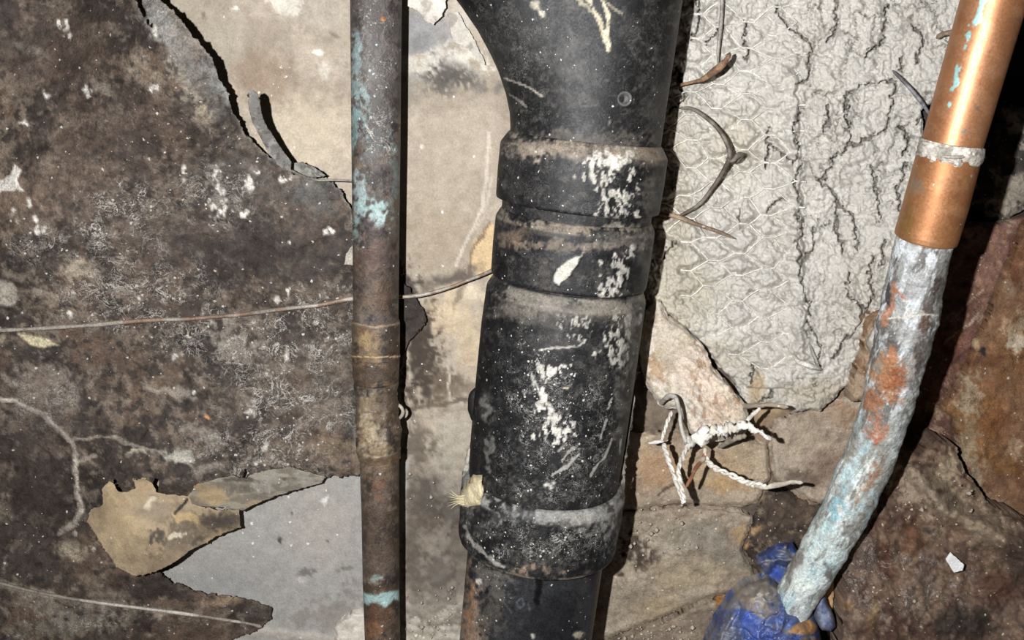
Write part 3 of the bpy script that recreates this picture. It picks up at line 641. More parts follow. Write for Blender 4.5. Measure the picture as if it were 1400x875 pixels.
# ------------------------------------------------------------------ the torn black building paper
def Ysheet(x, y):
    x = np.asarray(x, float); y = np.asarray(y, float)
    a = -.012
    a = a - .058 * np.exp(-(((x - 250) / 120) ** 2 + ((y - 60) / 150) ** 2)) - .02 * np.exp(-(((x - 90) / 160) ** 2 + ((y - 260) / 170) ** 2))
    a = a - .010 * np.exp(-(((x - 400) / 80) ** 2 + ((y - 300) / 90) ** 2)) - .012 * np.exp(-(((x - 200) / 150) ** 2 + ((y - 640) / 80) ** 2))
    a = a + .0045 * np.sin((x * .9 + y * .6) / 58) * (fbm(x, y, 160, 12, 2)) + .0045 * (fbm(x, y, 90, 14, 3) - .5)
    return a
def p_sheet(P):
    x, y = P.x, P.y
    P.n(120, '#5f4f42', .4, .62, .85, 2).n(50, '#2f2824', .52, .7, .8, 4).n(30, '#6c5f52', .58, .74, .8, 6).n(12, '#7f7365', .64, .8, .6, 8).n(10, '#231f1c', .62, .78, .6, 9)
    P.b(60, 60, 120, 60, '#463c35', .6, soft=.9).b(20, 270, 70, 60, '#83705f', .7, soft=.9, grain=.6).b(110, 250, 60, 50, '#6a5a4d', .6, soft=.9)
    P.b(100, 100, 60, 70, '#4a3c33', .5, soft=.9).b(180, 180, 90, 50, '#4d4139', .5).b(40, 70, 26, 10, '#827a70', .5, ang=20)
    P.b(260, 90, 30, 110, '#75736d', .75, ang=-28, soft=.9).b(215, 20, 22, 40, '#908e88', .75, ang=-25).b(300, 110, 14, 40, '#898b88', .7, ang=-24).b(230, 45, 16, 30, '#8a8882', .5, ang=-30)
    P.b(330, 250, 80, 60, '#413c38', .75, soft=.9).b(430, 270, 50, 30, '#5a5a57', .75, ang=30, soft=.9).b(400, 340, 110, 50, '#332d2a', .7, soft=.9).b(250, 330, 120, 50, '#39302c', .6, soft=.9)
    P.b(255, 120, 36, 10, '#9a8f7d', .6, ang=50, grain=1.).b(190, 90, 26, 14, '#968b7b', .55, ang=50, grain=1.1).b(140, 118, 22, 9, '#9a907f', .65, ang=25).b(275, 150, 22, 8, '#8f836f', .7, ang=60, grain=1.1)
    P.b(160, 45, 14, 12, '#7e766c', .6, grain=1).b(360, 70, 2, 2, '#ffffff')
    # webbed, mouldy areas
    P.b(170, 300, 70, 55, '#5d5248', .3, web=1., spk=.3).b(300, 270, 70, 50, None, web=.7, spk=.2).b(400, 520, 110, 110, '#5a5147', .35, web=1.1, spk=.5, soft=.9).b(180, 400, 130, 60, None, web=.8, spk=.4)
    P.b(440, 440, 60, 50, None, web=1., spk=.4).b(150, 420, 110, 25, None, web=.9).b(60, 540, 60, 50, '#7b6f63', .5, web=.5).b(300, 460, 100, 40, None, web=.8, spk=.3).b(80, 330, 80, 40, None, web=.6, spk=.3)
    P.b(350, 620, 130, 40, None, web=.6, spk=.5).b(215, 460, 40, 90, None, spk=.3).b(280, 215, 160, 120, None, spk=.3)
    P.b(450, 520, 40, 90, '#6f675c', .35, grain=1., soft=.9).b(420, 400, 60, 14, '#66594a', .6, soft=.9)
    # lime splashes
    for q in [(82, 35, 9, 8), (90, 44, 3, 9), (60, 130, 5, 5), (119, 126, 5, 6), (32, 168, 6, 4), (42, 279, 4, 8), (22, 292, 7, 7), (208, 122, 7, 5), (347, 231, 10, 8), (343, 250, 7, 10), (388, 243, 7, 5), (297, 236, 4, 18),
              (297, 275, 10, 22), (322, 280, 4, 8), (335, 292, 6, 6), (55, 318, 8, 7), (189, 407, 4, 3), (237, 487, 9, 6), (377, 407, 5, 4), (450, 318, 7, 4), (393, 401, 3, 8), (390, 486, 4, 6), (252, 237, 3, 12), (236, 190, 4, 2),
              (52, 300, 4, 4), (97, 430, 4, 4), (395, 329, 3, 3), (340, 565, 6, 4), (125, 749, 4, 3), (101, 728, 3, 3), (135, 596, 5, 3), (267, 537, 3, 2), (355, 632, 7, 5), (362, 614, 3, 6), (146, 168, 3, 3), (220, 16, 4, 4), (212, 42, 4, 5)]:
        P.b(q[0], q[1], q[2] * 1.1, q[3] * 1.1, '#ddd8cd', .95, warp=9, grain=.9, frag=.75 if q[2] + q[3] > 10 else .2)
    P.p([(-10, 250), (12, 240), (20, 222), (30, 232), (24, 248), (34, 260), (-10, 264)], '#d9d4c9', .95, soft=1.5, h=.001)
    P.p([(-10, 386), (14, 384), (26, 404), (22, 418), (-10, 412)], '#aba294', .9, soft=3)
    P.b(110, 365, 28, 15, '#9c8e7b', .85, grain=.6).b(115, 364, 7, 4, '#5f554a', .7).b(56, 404, 24, 10, '#8f8371', .8, ang=10, grain=.7).b(30, 375, 22, 6, '#7d7164', .7, ang=-14)
    P.p([(22, 455), (50, 456), (82, 474), (64, 474), (38, 469)], '#cabf9b', .9, soft=2).b(4, 465, 10, 8, '#a1957e', .7)
    # pale seams
    P.l([(-10, 545), (20, 550), (60, 568), (85, 592), (98, 606), (104, 640), (104, 668), (110, 696), (102, 716), (80, 728)], 4.2, '#b5ab9e', .95, h=.0012)
    P.l([(106, 632), (130, 624)], 3.2, '#9b9081', .8).l([(98, 602), (130, 596), (160, 600), (186, 612), (222, 620), (265, 640)], 3., '#948b7e', .75, h=.0006)
    P.b(245, 624, 26, 12, '#a6a396', .9, ang=15, grain=.6).b(187, 621, 20, 3, '#b5ac97', .8, ang=3).b(290, 640, 30, 8, '#8c8478', .7)
    P.b(238, 538, 42, 7, '#9c9487', .7, ang=18, grain=.6).b(272, 590, 42, 8, '#8f867a', .7, ang=32, grain=.7).b(60, 525, 60, 26, '#84776a', .5, grain=.9)
    P.b(95, 752, 20, 14, '#a69b84', .9, ang=25, grain=.5).b(42, 745, 5, 10, '#8c8272', .7).b(320, 468, 40, 20, '#9a9184', .6, ang=30, grain=1.).b(310, 440, 14, 10, '#aca397', .7, ang=40)
    P.b(50, 600, 60, 60, '#3b312b', .5, soft=.9).b(50, 700, 60, 70, '#332a25', .6, soft=.9).b(450, 610, 30, 26, '#6f5f4d', .8, grain=.7).b(285, 570, 3, 4, '#bd8a5b', .9)
    P.b(90, 855, 90, 14, '#6f6a5d', .7, grain=.8, web=.8, ang=-6).b(150, 816, 30, 8, '#7b7266', .5).b(305, 823, 26, 9, '#8d7a63', .8).b(348, 836, 18, 12, '#4a423b', .8).b(200, 865, 7, 4, '#8f877a', .8)
    P.b(200, 800, 60, 20, '#2f2621', .6).b(270, 870, 120, 12, '#4d3d31', .6).b(60, 828, 60, 7, '#877e71', .5, ang=6)
    P.l([(0, 799), (60, 815), (120, 826), (180, 830), (230, 838)], 6, '#8d8477', .6, grain=.9)
    edge = 1 - ss(0, 7, P.D); P.mix(edge * .35 * (y < 330), '#a7a6a0')
    P.b(562, 420, 34, 70, '#2b2521', .9)
    P.r[:] = .72
    P.h += (fbm(x, y, 12, 18, 4, .6) - .5) * .0011 + (fbm(x + y * .7, y, 34, 19, 3) - .5) * .003
sheet_poly = [(-150, -150), (150, -150), (178, -20), (186, 8), (196, 26), (209, 42), (211, 40), (200, 20), (194, 4), (196, -10), (190, -60), (213, -60), (216, 0), (236, 13), (260, 44), (290, 80), (295, 100), (312, 128), (317, 152), (336, 184), (362, 209), (386, 226), (402, 238),
              (432, 243), (456, 250), (468, 264), (482, 292), (500, 330), (545, 352), (552, 368), (553, 388), (566, 402), (580, 424), (582, 442), (556, 470), (545, 520), (540, 600), (545, 642), (497, 646), (486, 652), (462, 651), (440, 652), (408, 640), (336, 664), (270, 690), (200, 740), (190, 760), (216, 782), (236, 796), (262, 808),
              (298, 814), (340, 819), (370, 832), (371, 846), (356, 858), (300, 884), (300, 1020), (-150, 1020)]
paper = empty('building_paper', unproj(200, 400, -.02))
tag(paper, 'torn dark brown building paper covering the left wall, streaked with white mould', 'paper')
slab('sheet', sheet_poly, Ysheet, 2.1, p_sheet, M_sheet, 0, 2.4, 8, 0, 5, paper, 61, holes=[[(153, 656), (158, 655), (168, 672), (161, 676)], [(210, 652), (218, 656), (215, 677), (207, 676)], [(334, 638), (339, 642), (337, 656), (327, 664), (332, 652)]], solid=.0012, base='#40362f')
def p_flap(P):
    P.c[:] = hexc('#9c8a6f'); P.n(40, '#8a765b', .45, .7, .7, 3).n(14, '#7a6a56', .6, .8, .5, 5)
    P.b(165, 722, 36, 40, '#b39d7b', .85, soft=.8).b(255, 730, 50, 26, '#5e5344', .8, ang=-25, grain=.8).b(230, 765, 60, 12, '#756753', .7, ang=-30).b(215, 700, 50, 12, '#7d7263', .6)
    P.b(262, 712, 22, 8, '#c0a578', .8, ang=25, grain=.8).b(218, 728, 8, 16, '#3a342d', .7, grain=1).b(270, 738, 16, 5, '#3f3830', .7).b(296, 738, 14, 8, '#8f7c5c', .7, ang=-20)
    P.b(290, 712, 22, 16, '#4b4239', .9).b(315, 712, 22, 16, '#403a34', .85).b(205, 688, 14, 5, '#c9bda6', .8, ang=-20).b(195, 665, 14, 10, '#a0896a', .8).b(240, 730, 12, 3, '#d3c8b2', .8, grain=1)
    P.b(150, 670, 10, 16, '#a89473', .8)
    P.l([(240, 702), (248, 693), (256, 682)], 1.8, '#14110f', .95, warp=2, h=-.002)  # shadow of a narrow slit painted as a dark line, slightly sunk
    P.spk[:] = .12; P.web += .15
def Yflap(x, y):
    return Ysheet(x, y) - .006 - .020 * np.clip((y - 655) / 130, 0, 1) ** .6 * (1 - .5 * ss(240, 330, x)) + .004 * np.sin((x - y) / 26)
slab('folded_flap', [(118, 712), (124, 698), (140, 690), (138, 668), (149, 658), (156, 662), (162, 673), (176, 672), (186, 668), (182, 655), (198, 653), (208, 660), (214, 674), (240, 678), (256, 679), (262, 690), (296, 698), (327, 698), (329, 720), (300, 732), (262, 752), (222, 778), (200, 786), (184, 788), (158, 774), (138, 744)],
     Yflap, 1.6, p_flap, M_torn, 0, 1.5, 8, 0, 5, paper, 63, solid=.001)['label'] = 'tan folded-back flap of the torn paper'
def p_flap2(P):
    P.c[:] = hexc('#6f675b'); P.n(16, '#8f887b', .5, .7, .8, 3, ax=.5, ay=2).n(16, '#403931', .55, .7, .7, 6, ax=.5, ay=2)
    P.b(290, 678, 32, 12, '#a08b68', .85, ang=-4).b(330, 668, 26, 8, '#5d554a', .8).b(380, 660, 60, 9, '#8f8a80', .7, ang=-8, grain=.9, web=1.).b(350, 688, 26, 5, '#9c8a6c', .8, ang=-14).b(272, 668, 14, 8, '#8a7757', .8)
slab('folded_flap', [(256, 680), (266, 664), (290, 656), (318, 650), (334, 654), (352, 646), (396, 638), (412, 644), (444, 652), (440, 660), (400, 671), (362, 684), (330, 698), (300, 694), (262, 690)],
     lambda x, y: Ysheet(x, y) - .010 - .006 * np.sin((x - 256) / 50), 1.6, p_flap2, M_torn, 0, 1.2, 8, 0, 5, paper, 64, solid=.001)['label'] = 'grey upper strip of the folded flap'
def p_curl(P):
    P.c[:] = hexc('#6b6964'); P.n(14, '#8f8d87', .5, .7, .8, 3).n(9, '#4b4843', .6, .7, .7, 5); P.web += .2
slab('torn_strip', [(340, 126), (346, 123), (352, 128), (355, 145), (360, 165), (372, 186), (384, 204), (398, 222), (398, 236), (380, 226), (366, 208), (356, 188), (346, 170), (340, 150)],
     lambda x, y: -.066 + .022 * ss(130, 235, y) - .004 * ((x - 340 - (y - 125) * .45) / 8) ** 2 * .0, 1.3, p_curl, M_torn, 0, 1., 7, 0, 5, paper, 65, solid=.001)['label'] = 'grey curled strip torn from the edge'
slab('torn_strip', [(396, 224), (412, 221), (428, 228), (446, 240), (430, 243), (408, 238)], lambda x, y: -.026 + 0 * x, 1.5, p_curl, M_torn, 0, 1., 7, 0, 5, paper, 66, solid=.001)
slab('torn_corner', [(470, 362), (474, 346), (484, 332), (496, 340), (496, 366), (480, 362)], lambda x, y: -.0255 + 0 * x, 1.5, lambda P: P.c.__setitem__(slice(None), hexc('#9d968a')), M_sheet, 0, 1., 7, 0, 5, paper, 67, solid=.001)

# flakes and lumps of plaster
def simple(c, c2=None, spk=.1, rel=.002, sc=14):
    def f(P):
        P.c[:] = hexc(c); P.spk[:] = spk
        if c2: P.n(20, c2, .5, .7, .8, 3)
        P.h += (fbm(P.x, P.y, sc, P.seed, 4) - .5) * rel
    return f
o = slab('plaster_flake', [(556, -60), (612, -60), (609, 8), (604, 22), (592, 34), (580, 26), (570, 14), (556, 8)], lambda x, y: -.008 - .006 * ss(560, 600, x), 1.6, simple('#c9c3b8', '#a69f93'), M_plaster, .002, 1.5, 8, 0, 4, None, 71)
tag(o, 'pale plaster flake peeling at the top between the two upright pipes', 'flake')
o = slab('plaster_flake', [(612, 20), (626, 14), (634, 30), (652, 60), (664, 90), (650, 78), (634, 62), (620, 58)], lambda x, y: -.006 + 0 * x, 1.8, simple('#b9b3a8', '#8f887c'), M_plaster, .003, 1.5, 8, 0, 4, None, 72)
tag(o, 'grey plaster flake tucked behind the left edge of the branch fitting', 'flake')
o = slab('plaster_lump', [(456, 858), (466, 846), (482, 838), (497, 834), (520, 840), (522, 930), (462, 930), (458, 884)], lambda x, y: -.008 + 0 * x, 1.8, simple('#c8c1b4', '#b0a89a'), M_plaster, .01, 2, 10, .004, 6, None, 73)
tag(o, 'pale rounded plaster lump behind the foot of the narrow copper pipe', 'plaster')
def p_slabst(P):
    P.c[:] = hexc('#c8bfb0'); P.n(40, '#d3c6b5', .45, .7, .8, 3).n(16, '#a1937e', .58, .75, .7, 5)
    P.b(896, 500, 14, 16, '#a5896a', .8, grain=.9).b(960, 520, 30, 60, '#d0bdab', .8, ang=-38, soft=.9).b(985, 560, 30, 20, '#c2ad98', .8).b(915, 470, 30, 40, '#bcb19d', .6)
    P.n(10, '#9c7f68', .66, .74, .8, 8, m=ss(930, 960, P.x), ax=1.5, ay=.6)
    P.h += (fbm(P.x, P.y, 40, 3, 5, .6) - .5) * .008 + (fbm((P.x - P.y * .6), P.y * .5, 9, 6, 4, .6) - .5) * .004 * ss(930, 960, P.x)
    P.h -= .003 * (1 - ss(0, 2.5, segd(P.x + WAVY(P.x, P.y) * .5, P.y, [(951, 470), (957, 495), (950, 520), (944, 540)])))
flake = slab('mortar_slab', [(873, 452), (884, 428), (903, 413), (916, 434), (946, 458), (964, 478), (977, 505), (1008, 540), (1022, 562), (1028, 586), (1012, 600), (968, 606), (948, 598), (934, 578), (930, 560), (908, 560), (892, 542), (880, 512), (874, 480)],
             lambda x, y: -.026 - .020 * ss(900, 1010, x) + 0 * y, 1.6, p_slabst, M_stone, .016, 2.2, 12, .005, 9, None, 74)
tag(flake, 'loose pinkish buff mortar slab leaning below the cement, right of the black pipe', 'mortar')

# ------------------------------------------------------------------ wires
def ys(pts, off=-.0022): return [(x, y, float(Ysheet(x, y)) + off) for x, y in pts]
o = tube('steel_wire', ys([(-140, 462), (-60, 456), (0, 452), (60, 449), (130, 444), (200, 438), (260, 436), (330, 430), (400, 421), (440, 416), (478, 409)], -.004) + [(514, 408, -.021), (548, 406, -.020), (580, 402, -.018), (612, 394, -.016), (640, 383, -.015), (668, 372, -.018), (700, 356, -.03)],
         [2.9] * 8 + [2.9, 2.6, 2.4, 2.2], M_wire, '#9c9388', None, 10, 10, .25, 3, '#85705f', rough=.6)
tag(o, 'long rusty wire running across the middle of the dark paper to the black pipe', 'wire')
o = tube('steel_wire', ys([(-140, 770), (-60, 786), (0, 797), (60, 812), (120, 822), (200, 832), (280, 843), (340, 853), (358, 857)], -.004), 2.3, M_wire, '#b5aea2', None, 10, 10, .35, 4, '#8a8074', rough=.8)
tag(o, 'pale wire crossing the lower left corner of the dark paper', 'wire')
o = tube('steel_wire', [(396, 232, -.046), (412, 240, -.036), (432, 246, -.026), (455, 246, -.025), (480, 247, -.024), (515, 247, -.0235)], [1.8, 1.8, 1.5, 1.3], M_wire, '#8b857b', None, 8, 8, .2, 5)
tag(o, 'short thin wire at the upper torn paper edge, reaching behind the copper pipe', 'wire')
YB = -.020
o = tube('dry_twig', [(912, 123, -.024), (925, 118, -.028), (948, 112, -.036), (962, 108, -.044), (978, 96, -.050), (992, 84, -.052), (998, 72, -.050)], [1.6, 2.4, 2.2, 4, 5.2, 4.6, 3.4], M_timber, '#8d6f55', None, 10, 8, .25, 6, '#6d543f')
tag(o, 'curved brown twig poking from the cement near the top', 'twig')
o = tube('loose_wire', [(928, 148, -.022), (944, 148, -.026), (962, 158, -.032), (980, 174, -.036), (992, 192, -.040), (998, 212, -.040), (990, 232, -.036), (975, 256, -.032), (955, 280, -.028), (924, 298, -.026)], [1.8, 2.6, 3, 3, 3, 3.4, 3, 2.6, 2.6, 2], M_wire, '#7f776d', None, 10, 8, .2, 7, '#5f564d')
tag(o, 'grey wire bowed in a half loop on the cement right of the black collars', 'wire')
o = tube('wire_knot', [(992, 216, -.040), (1000, 220, -.043), (1008, 214, -.042), (1014, 212, -.038), (1008, 220, -.034), (998, 222, -.03)], [1.5, 2.6, 3.6, 3, 2, 1], M_wire, '#776f65', None, 8, 6, .5, 8)
tag(o, 'small frayed wire knot at the bend of the half loop wire', 'wire')
o = tube('dry_twig', [(893, 288, -.026), (905, 292, -.029), (925, 296, -.034), (950, 306, -.036), (980, 316, -.034), (1006, 327, -.026)], [2.6, 3.6, 3., 2.6, 2.2, 1.2], M_timber, '#95816b', None, 10, 8, .3, 9, '#75624f')
tag(o, 'thin pointed brown twig lying below the half loop wire', 'twig')
o = tube('loose_wire', [(986, -60, -.026), (987, 0, -.026), (985, 40, -.027), (982, 70, -.027), (982, 88, -.022)], [2.6, 2.6, 2.8, 2.2, 1.5], M_wire, '#9a958c', None, 10, 8, .2, 10)
tag(o, 'straight grey wire hanging down the cement from the top edge', 'wire')
o = tube('loose_wire', [(1220, 96, -.026), (1232, 108, -.034), (1247, 124, -.038), (1260, 140, -.038), (1272, 158, -.032)], [1.8, 2.4, 2.6, 2.6, 2.2], M_wire, '#8d8c90', None, 10, 8, .2, 11, '#6a6868')
tag(o, 'short blue grey wire on the cement touching the copper pipe', 'wire')
o = tube('dry_twig', [(1280, 52, -.026), (1290, 46, -.034), (1300, 44, -.036), (1312, 45, -.034)], [3, 4, 5, 3], M_timber, '#8f7a68', None, 10, 6, .4, 12)
tag(o, 'stubby brown twig against the left side of the bright copper pipe near the top', 'twig')
o = tube('loose_wire', [(1084, 484, -.022), (1092, 494, -.030), (1106, 500, -.034), (1118, 504, -.030), (1124, 505, -.020)], [2, 3.2, 3.6, 3, 1.6], M_wire, '#c5c2b8', None, 10, 6, .4, 13)
tag(o, 'pale hooked wire end at the lower corner of the chicken wire', 'wire')
o = tube('loose_wire', [(1107, 470, -.022), (1112, 484, -.026), (1120, 502, -.028)], [1.6, 2.4, 2.2], M_wire, '#8b8880', None, 8, 6, .3, 14)
tag(o, 'short dark wire stub rising from the pale hooked wire end', 'wire')

crust = empty('crusted_wire', unproj(960, 600, -.04))
tag(crust, 'tangle of twisted wire crusted with white plaster, sticking out below the mortar slab', 'wire')
W1, W2 = '#e3ded4', '#c9c2b5'
def tw(name, pts, r, c=W1, c2=W2, lump=.45, sd=1, twist=0, lsc=8):
    if twist:
        p = catmull(np.array(pts, float), 8); k = np.arange(len(p)); t = np.gradient(p[:, :2], axis=0); t /= np.linalg.norm(t, axis=1)[:, None] + 1e-9
        for ph in (0, math.pi):
            q = p.copy(); q[:, 0] += -t[:, 1] * math.cos(1) * twist * np.sin(k * .75 + ph); q[:, 1] += t[:, 0] * twist * np.sin(k * .75 + ph); q[:, 2] += .001 * np.cos(k * .75 + ph)
            tube(name, q.tolist(), r, M_crust, c, crust, 8, 2, lump, sd + int(ph), c2)
    else: tube(name, pts, r, M_crust, c, crust, 12, 10, lump, sd, c2, lsc=lsc)
tw('crust_bar', [(938, 614, -.05), (946, 604, -.062), (955, 597, -.07), (976, 591, -.078), (990, 590, -.082), (1003, 586, -.086), (1021, 583, -.09), (1034, 588, -.092), (1055, 602, -.092)], [3, 6, 8.5, 8, 7, 6, 5, 4, 2.6], lump=1.1, sd=2, lsc=3)
tw('wire_strand', [(1010, 586, -.08), (1020, 577, -.075), (1030, 567, -.07), (1040, 558, -.066)], [3.6, 3.4, 3, 3], sd=3)
tw('wire_strand', [(1006, 556, -.03), (1020, 555, -.045), (1036, 554, -.055), (1052, 554, -.06), (1078, 557, -.064)], [2, 3.2, 3.2, 3.4, 3.6], '#b3a897', '#988b79', sd=4)
tw('wire_strand', [(903, 553, -.035), (908, 546, -.042), (916, 541, -.050), (924, 544, -.056), (929, 560, -.060), (931, 582, -.062), (938, 606, -.064)], [2, 3, 3.2, 3, 3, 3, 3], '#b9b5ab', '#9f9a90', sd=5)
tw('wire_strand', [(918, 562, -.045), (912, 578, -.05), (907, 594, -.055), (904, 604, -.058)], 1.6, sd=6, twist=2.)
tw('wire_strand', [(886, 606, -.062), (896, 604, -.06), (908, 603, -.058)], [1.6, 2.8, 2.6], sd=7)
tw('wire_strand', [(907, 606, -.058), (912, 624, -.068), (920, 646, -.078), (931, 676, -.088), (935, 688, -.092)], 2.5, sd=8, twist=2.4)
tw('wire_strand', [(942, 608, -.062), (934, 622, -.07), (928, 640, -.08), (930, 660, -.088), (936, 684, -.094)], 2.4, sd=9, twist=2.2)
tw('wire_strand', [(964, 612, -.06), (962, 626, -.062), (952, 640, -.075), (945, 654, -.085), (938, 666, -.09)], [2.8, 2.8, 2.6, 2.4], '#8c5d44', '#c9bdac', sd=10)
tw('wire_strand', [(962, 624, -.058), (974, 637, -.066), (994, 647, -.074), (1016, 657, -.080), (1032, 662, -.082), (1048, 666, -.084)], 2.5, sd=11, twist=2.4)
tw('wire_strand', [(1030, 663, -.082), (1046, 666, -.084), (1064, 663, -.084), (1082, 658, -.086), (1098, 660, -.088)], [4.2, 4, 3.4, 3, 2.4], '#c5bdad', '#aba08f', sd=12)
tw('wire_strand', [(982, 612, -.03), (996, 604, -.045), (1010, 598, -.055), (1020, 596, -.06)], [2.6, 3.4, 3], '#a79d8d', '#8f8473', sd=13)

# ------------------------------------------------------------------ the black soil pipe
BY = -.08
def ax_x(y): return 794 - .12 * (y - 240)
axd = unproj(ax_x(100), 100, BY) - unproj(ax_x(800), 800, BY); axd /= np.linalg.norm(axd)
def st(lst): return [(ax_x(y), y, BY, r) for y, r in lst]
black = empty('soil_pipe', unproj(ax_x(1010), 1010, BY))
tag(black, 'thick black plastic drain pipe with collars and a branch, spattered with plaster', 'pipe')

def blk(P, base='#121213'):
    P.c[:] = hexc(base); P.n(50, '#1f1e1e', .45, .7, .8, 3).n(13, '#403d3a', .62, .82, .5, 5).n(7, '#5f5b55', .66, .8, .4, 15).n(20, '#0f0f10', .55, .7, .6, 7)
    P.spk[:] = .16; P.web[:] = .12; P.r[:] = .55
def p_wye(P):
    blk(P, '#161616')
    P.b(700, 70, 70, 60, '#2f2e2c', .6, soft=.9, web=.2).b(770, 90, 30, 50, '#45433f', .6, grain=1.2, frag=.6)
    P.l([(800, -10), (816, 22), (826, 48), (832, 70)], 3.2, '#b5ab8f', .9, warp=5).l([(822, -10), (829, 20), (832, 66)], 3., '#c3ba9e', .9).l([(786, -8), (806, 14)], 3, '#a89f86', .8).l([(828, 0), (840, 14), (850, 20)], 2, '#9c947e', .7)
    P.b(735, 10, 6, 10, '#b5ad98', .8, ang=-20).b(740, 22, 6, 4, '#bdb5a0', .8)
    P.l([(690, 107), (708, 112), (724, 120), (740, 130)], 1.8, '#9e978a', .8, warp=3).l([(696, 130), (708, 138), (720, 146)], 2, '#87817a', .7, warp=3)
    P.b(790, 192, 130, 14, '#5e574e', .6, grain=.9).b(895, 150, 14, 60, '#3f3d3a', .6).b(830, 170, 3, 8, '#a19c92', .5)
    P.r[:] = .55
lathe('upper_pipe', st([(-190, 101), (-66, 100)]), M_abs, lambda P: blk(P), black, 200, 4., fixed_axis=axd, seed=4)
lathe('branch_fitting', st([(-78, 112), (-60, 111), (0, 108.5), (60, 107), (120, 105), (180, 103.5), (196, 103)]), M_abs, p_wye, black, 420, 2., fixed_axis=axd,
      shift=([-78, -60, 0, 30, 60, 90, 110, 140, 165, 185], [172, 162, 113, 84, 58, 37, 25, 11, 3, 0]))
def collar_paint(fn):
    def f(P):
        blk(P); fn(P)
    return f
def pc1(P):
    P.band(189, 205, '#8b8072', .85, .3, .5).band(203, 212, '#4c4741', .6, .4, .6)
    P.b(790, 206, 130, 12, '#7b7064', .75, grain=.8, warp=8).b(730, 205, 40, 12, '#8a7e70', .7, grain=.9).b(885, 206, 30, 22, '#6f6253', .8, ang=20)
    for q in [(835, 226, 34, 20), (806, 238, 12, 14), (820, 212, 26, 8), (862, 215, 14, 10), (835, 262, 14, 28), (842, 290, 18, 12), (866, 238, 8, 22), (824, 296, 16, 8), (850, 262, 12, 12), (868, 292, 8, 8)]:
        P.b(*q, '#a39f95', .92, grain=1.1, warp=12, soft=.3, h=.0002, frag=1.)
    P.b(838, 224, 20, 10, '#cbc6ba', .8, grain=1.).b(732, 290, 2, 10, '#8d887e', .7).b(700, 240, 14, 40, '#2d2b29', .5).b(890, 270, 12, 30, '#5b564f', .6, grain=.9)
    P.b(836, 300, 30, 6, '#8f8b82', .8, grain=1.)
lathe('pipe_collar', st([(188, 96), (189, 104), (191, 106), (203, 113.5), (206, 114.5), (240, 114), (276, 112), (279, 111), (281, 104)]), M_abs, collar_paint(pc1), black, 420, 1.8, fixed_axis=axd, seed=6)
def pg1(P):
    P.b(780, 320, 120, 10, '#5b554d', .8, grain=.9).b(840, 320, 30, 8, '#8d887f', .7, grain=.9).b(735, 312, 36, 6, '#6b645a', .6)
lathe('pipe_neck', st([(276, 103), (300, 102)]), M_abs, collar_paint(pg1), black, 360, 2., fixed_axis=axd, seed=7)
def pc2(P):
    P.band(293, 306, '#7c7163', .85, .3, .52).band(305, 312, '#4c4741', .6, .4, .6)
    P.b(780, 336, 110, 8, '#6f6355', .75, grain=.9, warp=8).b(700, 322, 20, 14, '#7d6a58', .7).b(850, 330, 40, 12, '#6a645c', .7, grain=.8)
    P.p([(755, 385), (762, 368), (778, 356), (798, 350), (790, 362), (780, 378), (764, 390)], '#aba99c', .95, soft=1.4, warp=4, h=.0005)
    for q in [(846, 374, 11, 24), (828, 394, 8, 22), (860, 345, 16, 10), (822, 365, 5, 12), (838, 355, 5, 7), (836, 404, 14, 8), (852, 390, 10, 10)]:
        P.b(*q, '#a19d94', .92, grain=1.1, warp=12, soft=.3, h=.0002, frag=1.)
    P.l([(797, 350), (800, 344), (799, 336)], 1.5, '#8d8375', .8).b(738, 380, 12, 24, '#3f3a35', .6, grain=.9).b(876, 350, 10, 30, '#54504a', .6)
lathe('pipe_collar', st([(292, 96), (293, 102), (295, 104), (303, 108), (306, 109), (340, 108.5), (378, 106.5), (381, 105.5), (383, 99)]), M_abs, collar_paint(pc2), black, 420, 1.8, fixed_axis=axd, seed=8)
def pbody(P):
    P.band(385, 404, '#7d766b', .85, .32, .55).band(402, 425, '#4c4741', .6, .4, .6)
    P.b(765, 425, 110, 12, '#6f685e', .7, grain=.9, warp=8).b(760, 470, 70, 14, '#3f3c39', .5)
    for q in [(834, 470, 10, 22), (850, 462, 9, 24), (842, 492, 18, 12), (824, 488, 9, 16), (852, 436, 20, 10), (838, 452, 8, 8), (790, 462, 14, 8), (786, 440, 16, 10)]:
        P.b(*q, '#a3a096', .9, grain=1.1, warp=12, soft=.3, h=.0002, frag=1.)
    for q in [(745, 508, 20, 8), (738, 528, 8, 14), (740, 548, 12, 14), (752, 572, 16, 14), (760, 590, 20, 10), (760, 506, 18, 5), (733, 500, 4, 10), (748, 560, 8, 20), (726, 540, 5, 10), (772, 600, 10, 6), (728, 512, 6, 5)]:
        P.b(*q, '#bab6ac', .92, grain=1.3, warp=14, soft=.3, frag=1.)
    P.b(745, 545, 60, 80, None, spk=.75, web=.6).b(830, 560, 30, 60, None, spk=.35, web=.5).b(770, 640, 90, 60, None, spk=.4, web=.5)
    for l_ in [[(792, 620), (770, 640), (755, 650)], [(785, 612), (768, 628)], [(775, 606), (762, 616)], [(812, 640), (826, 622), (838, 600)], [(808, 650), (818, 634)], [(830, 560), (836, 545)], [(828, 575), (822, 600)], [(738, 478), (790, 474), (800, 464)], [(850, 600), (848, 620)]]:
        P.l(l_, 1.8, '#a29f97', .8, warp=4, grain=.7)
    P.b(747, 664, 8, 5, '#cbc7bd', .9, grain=.8).b(756, 657, 5, 4, '#c0bcb2', .9).b(850, 540, 10, 60, '#6d6962', .5, grain=1.).b(664, 560, 5, 26, '#8f8c86', .6).b(776, 535, 3, 3, '#c5b896')
    P.b(700, 530, 30, 100, '#121214', .5, soft=.9).b(860, 460, 9, 60, '#6a665f', .6, grain=.8).b(668, 620, 6, 30, '#7e7b75', .6, grain=1)
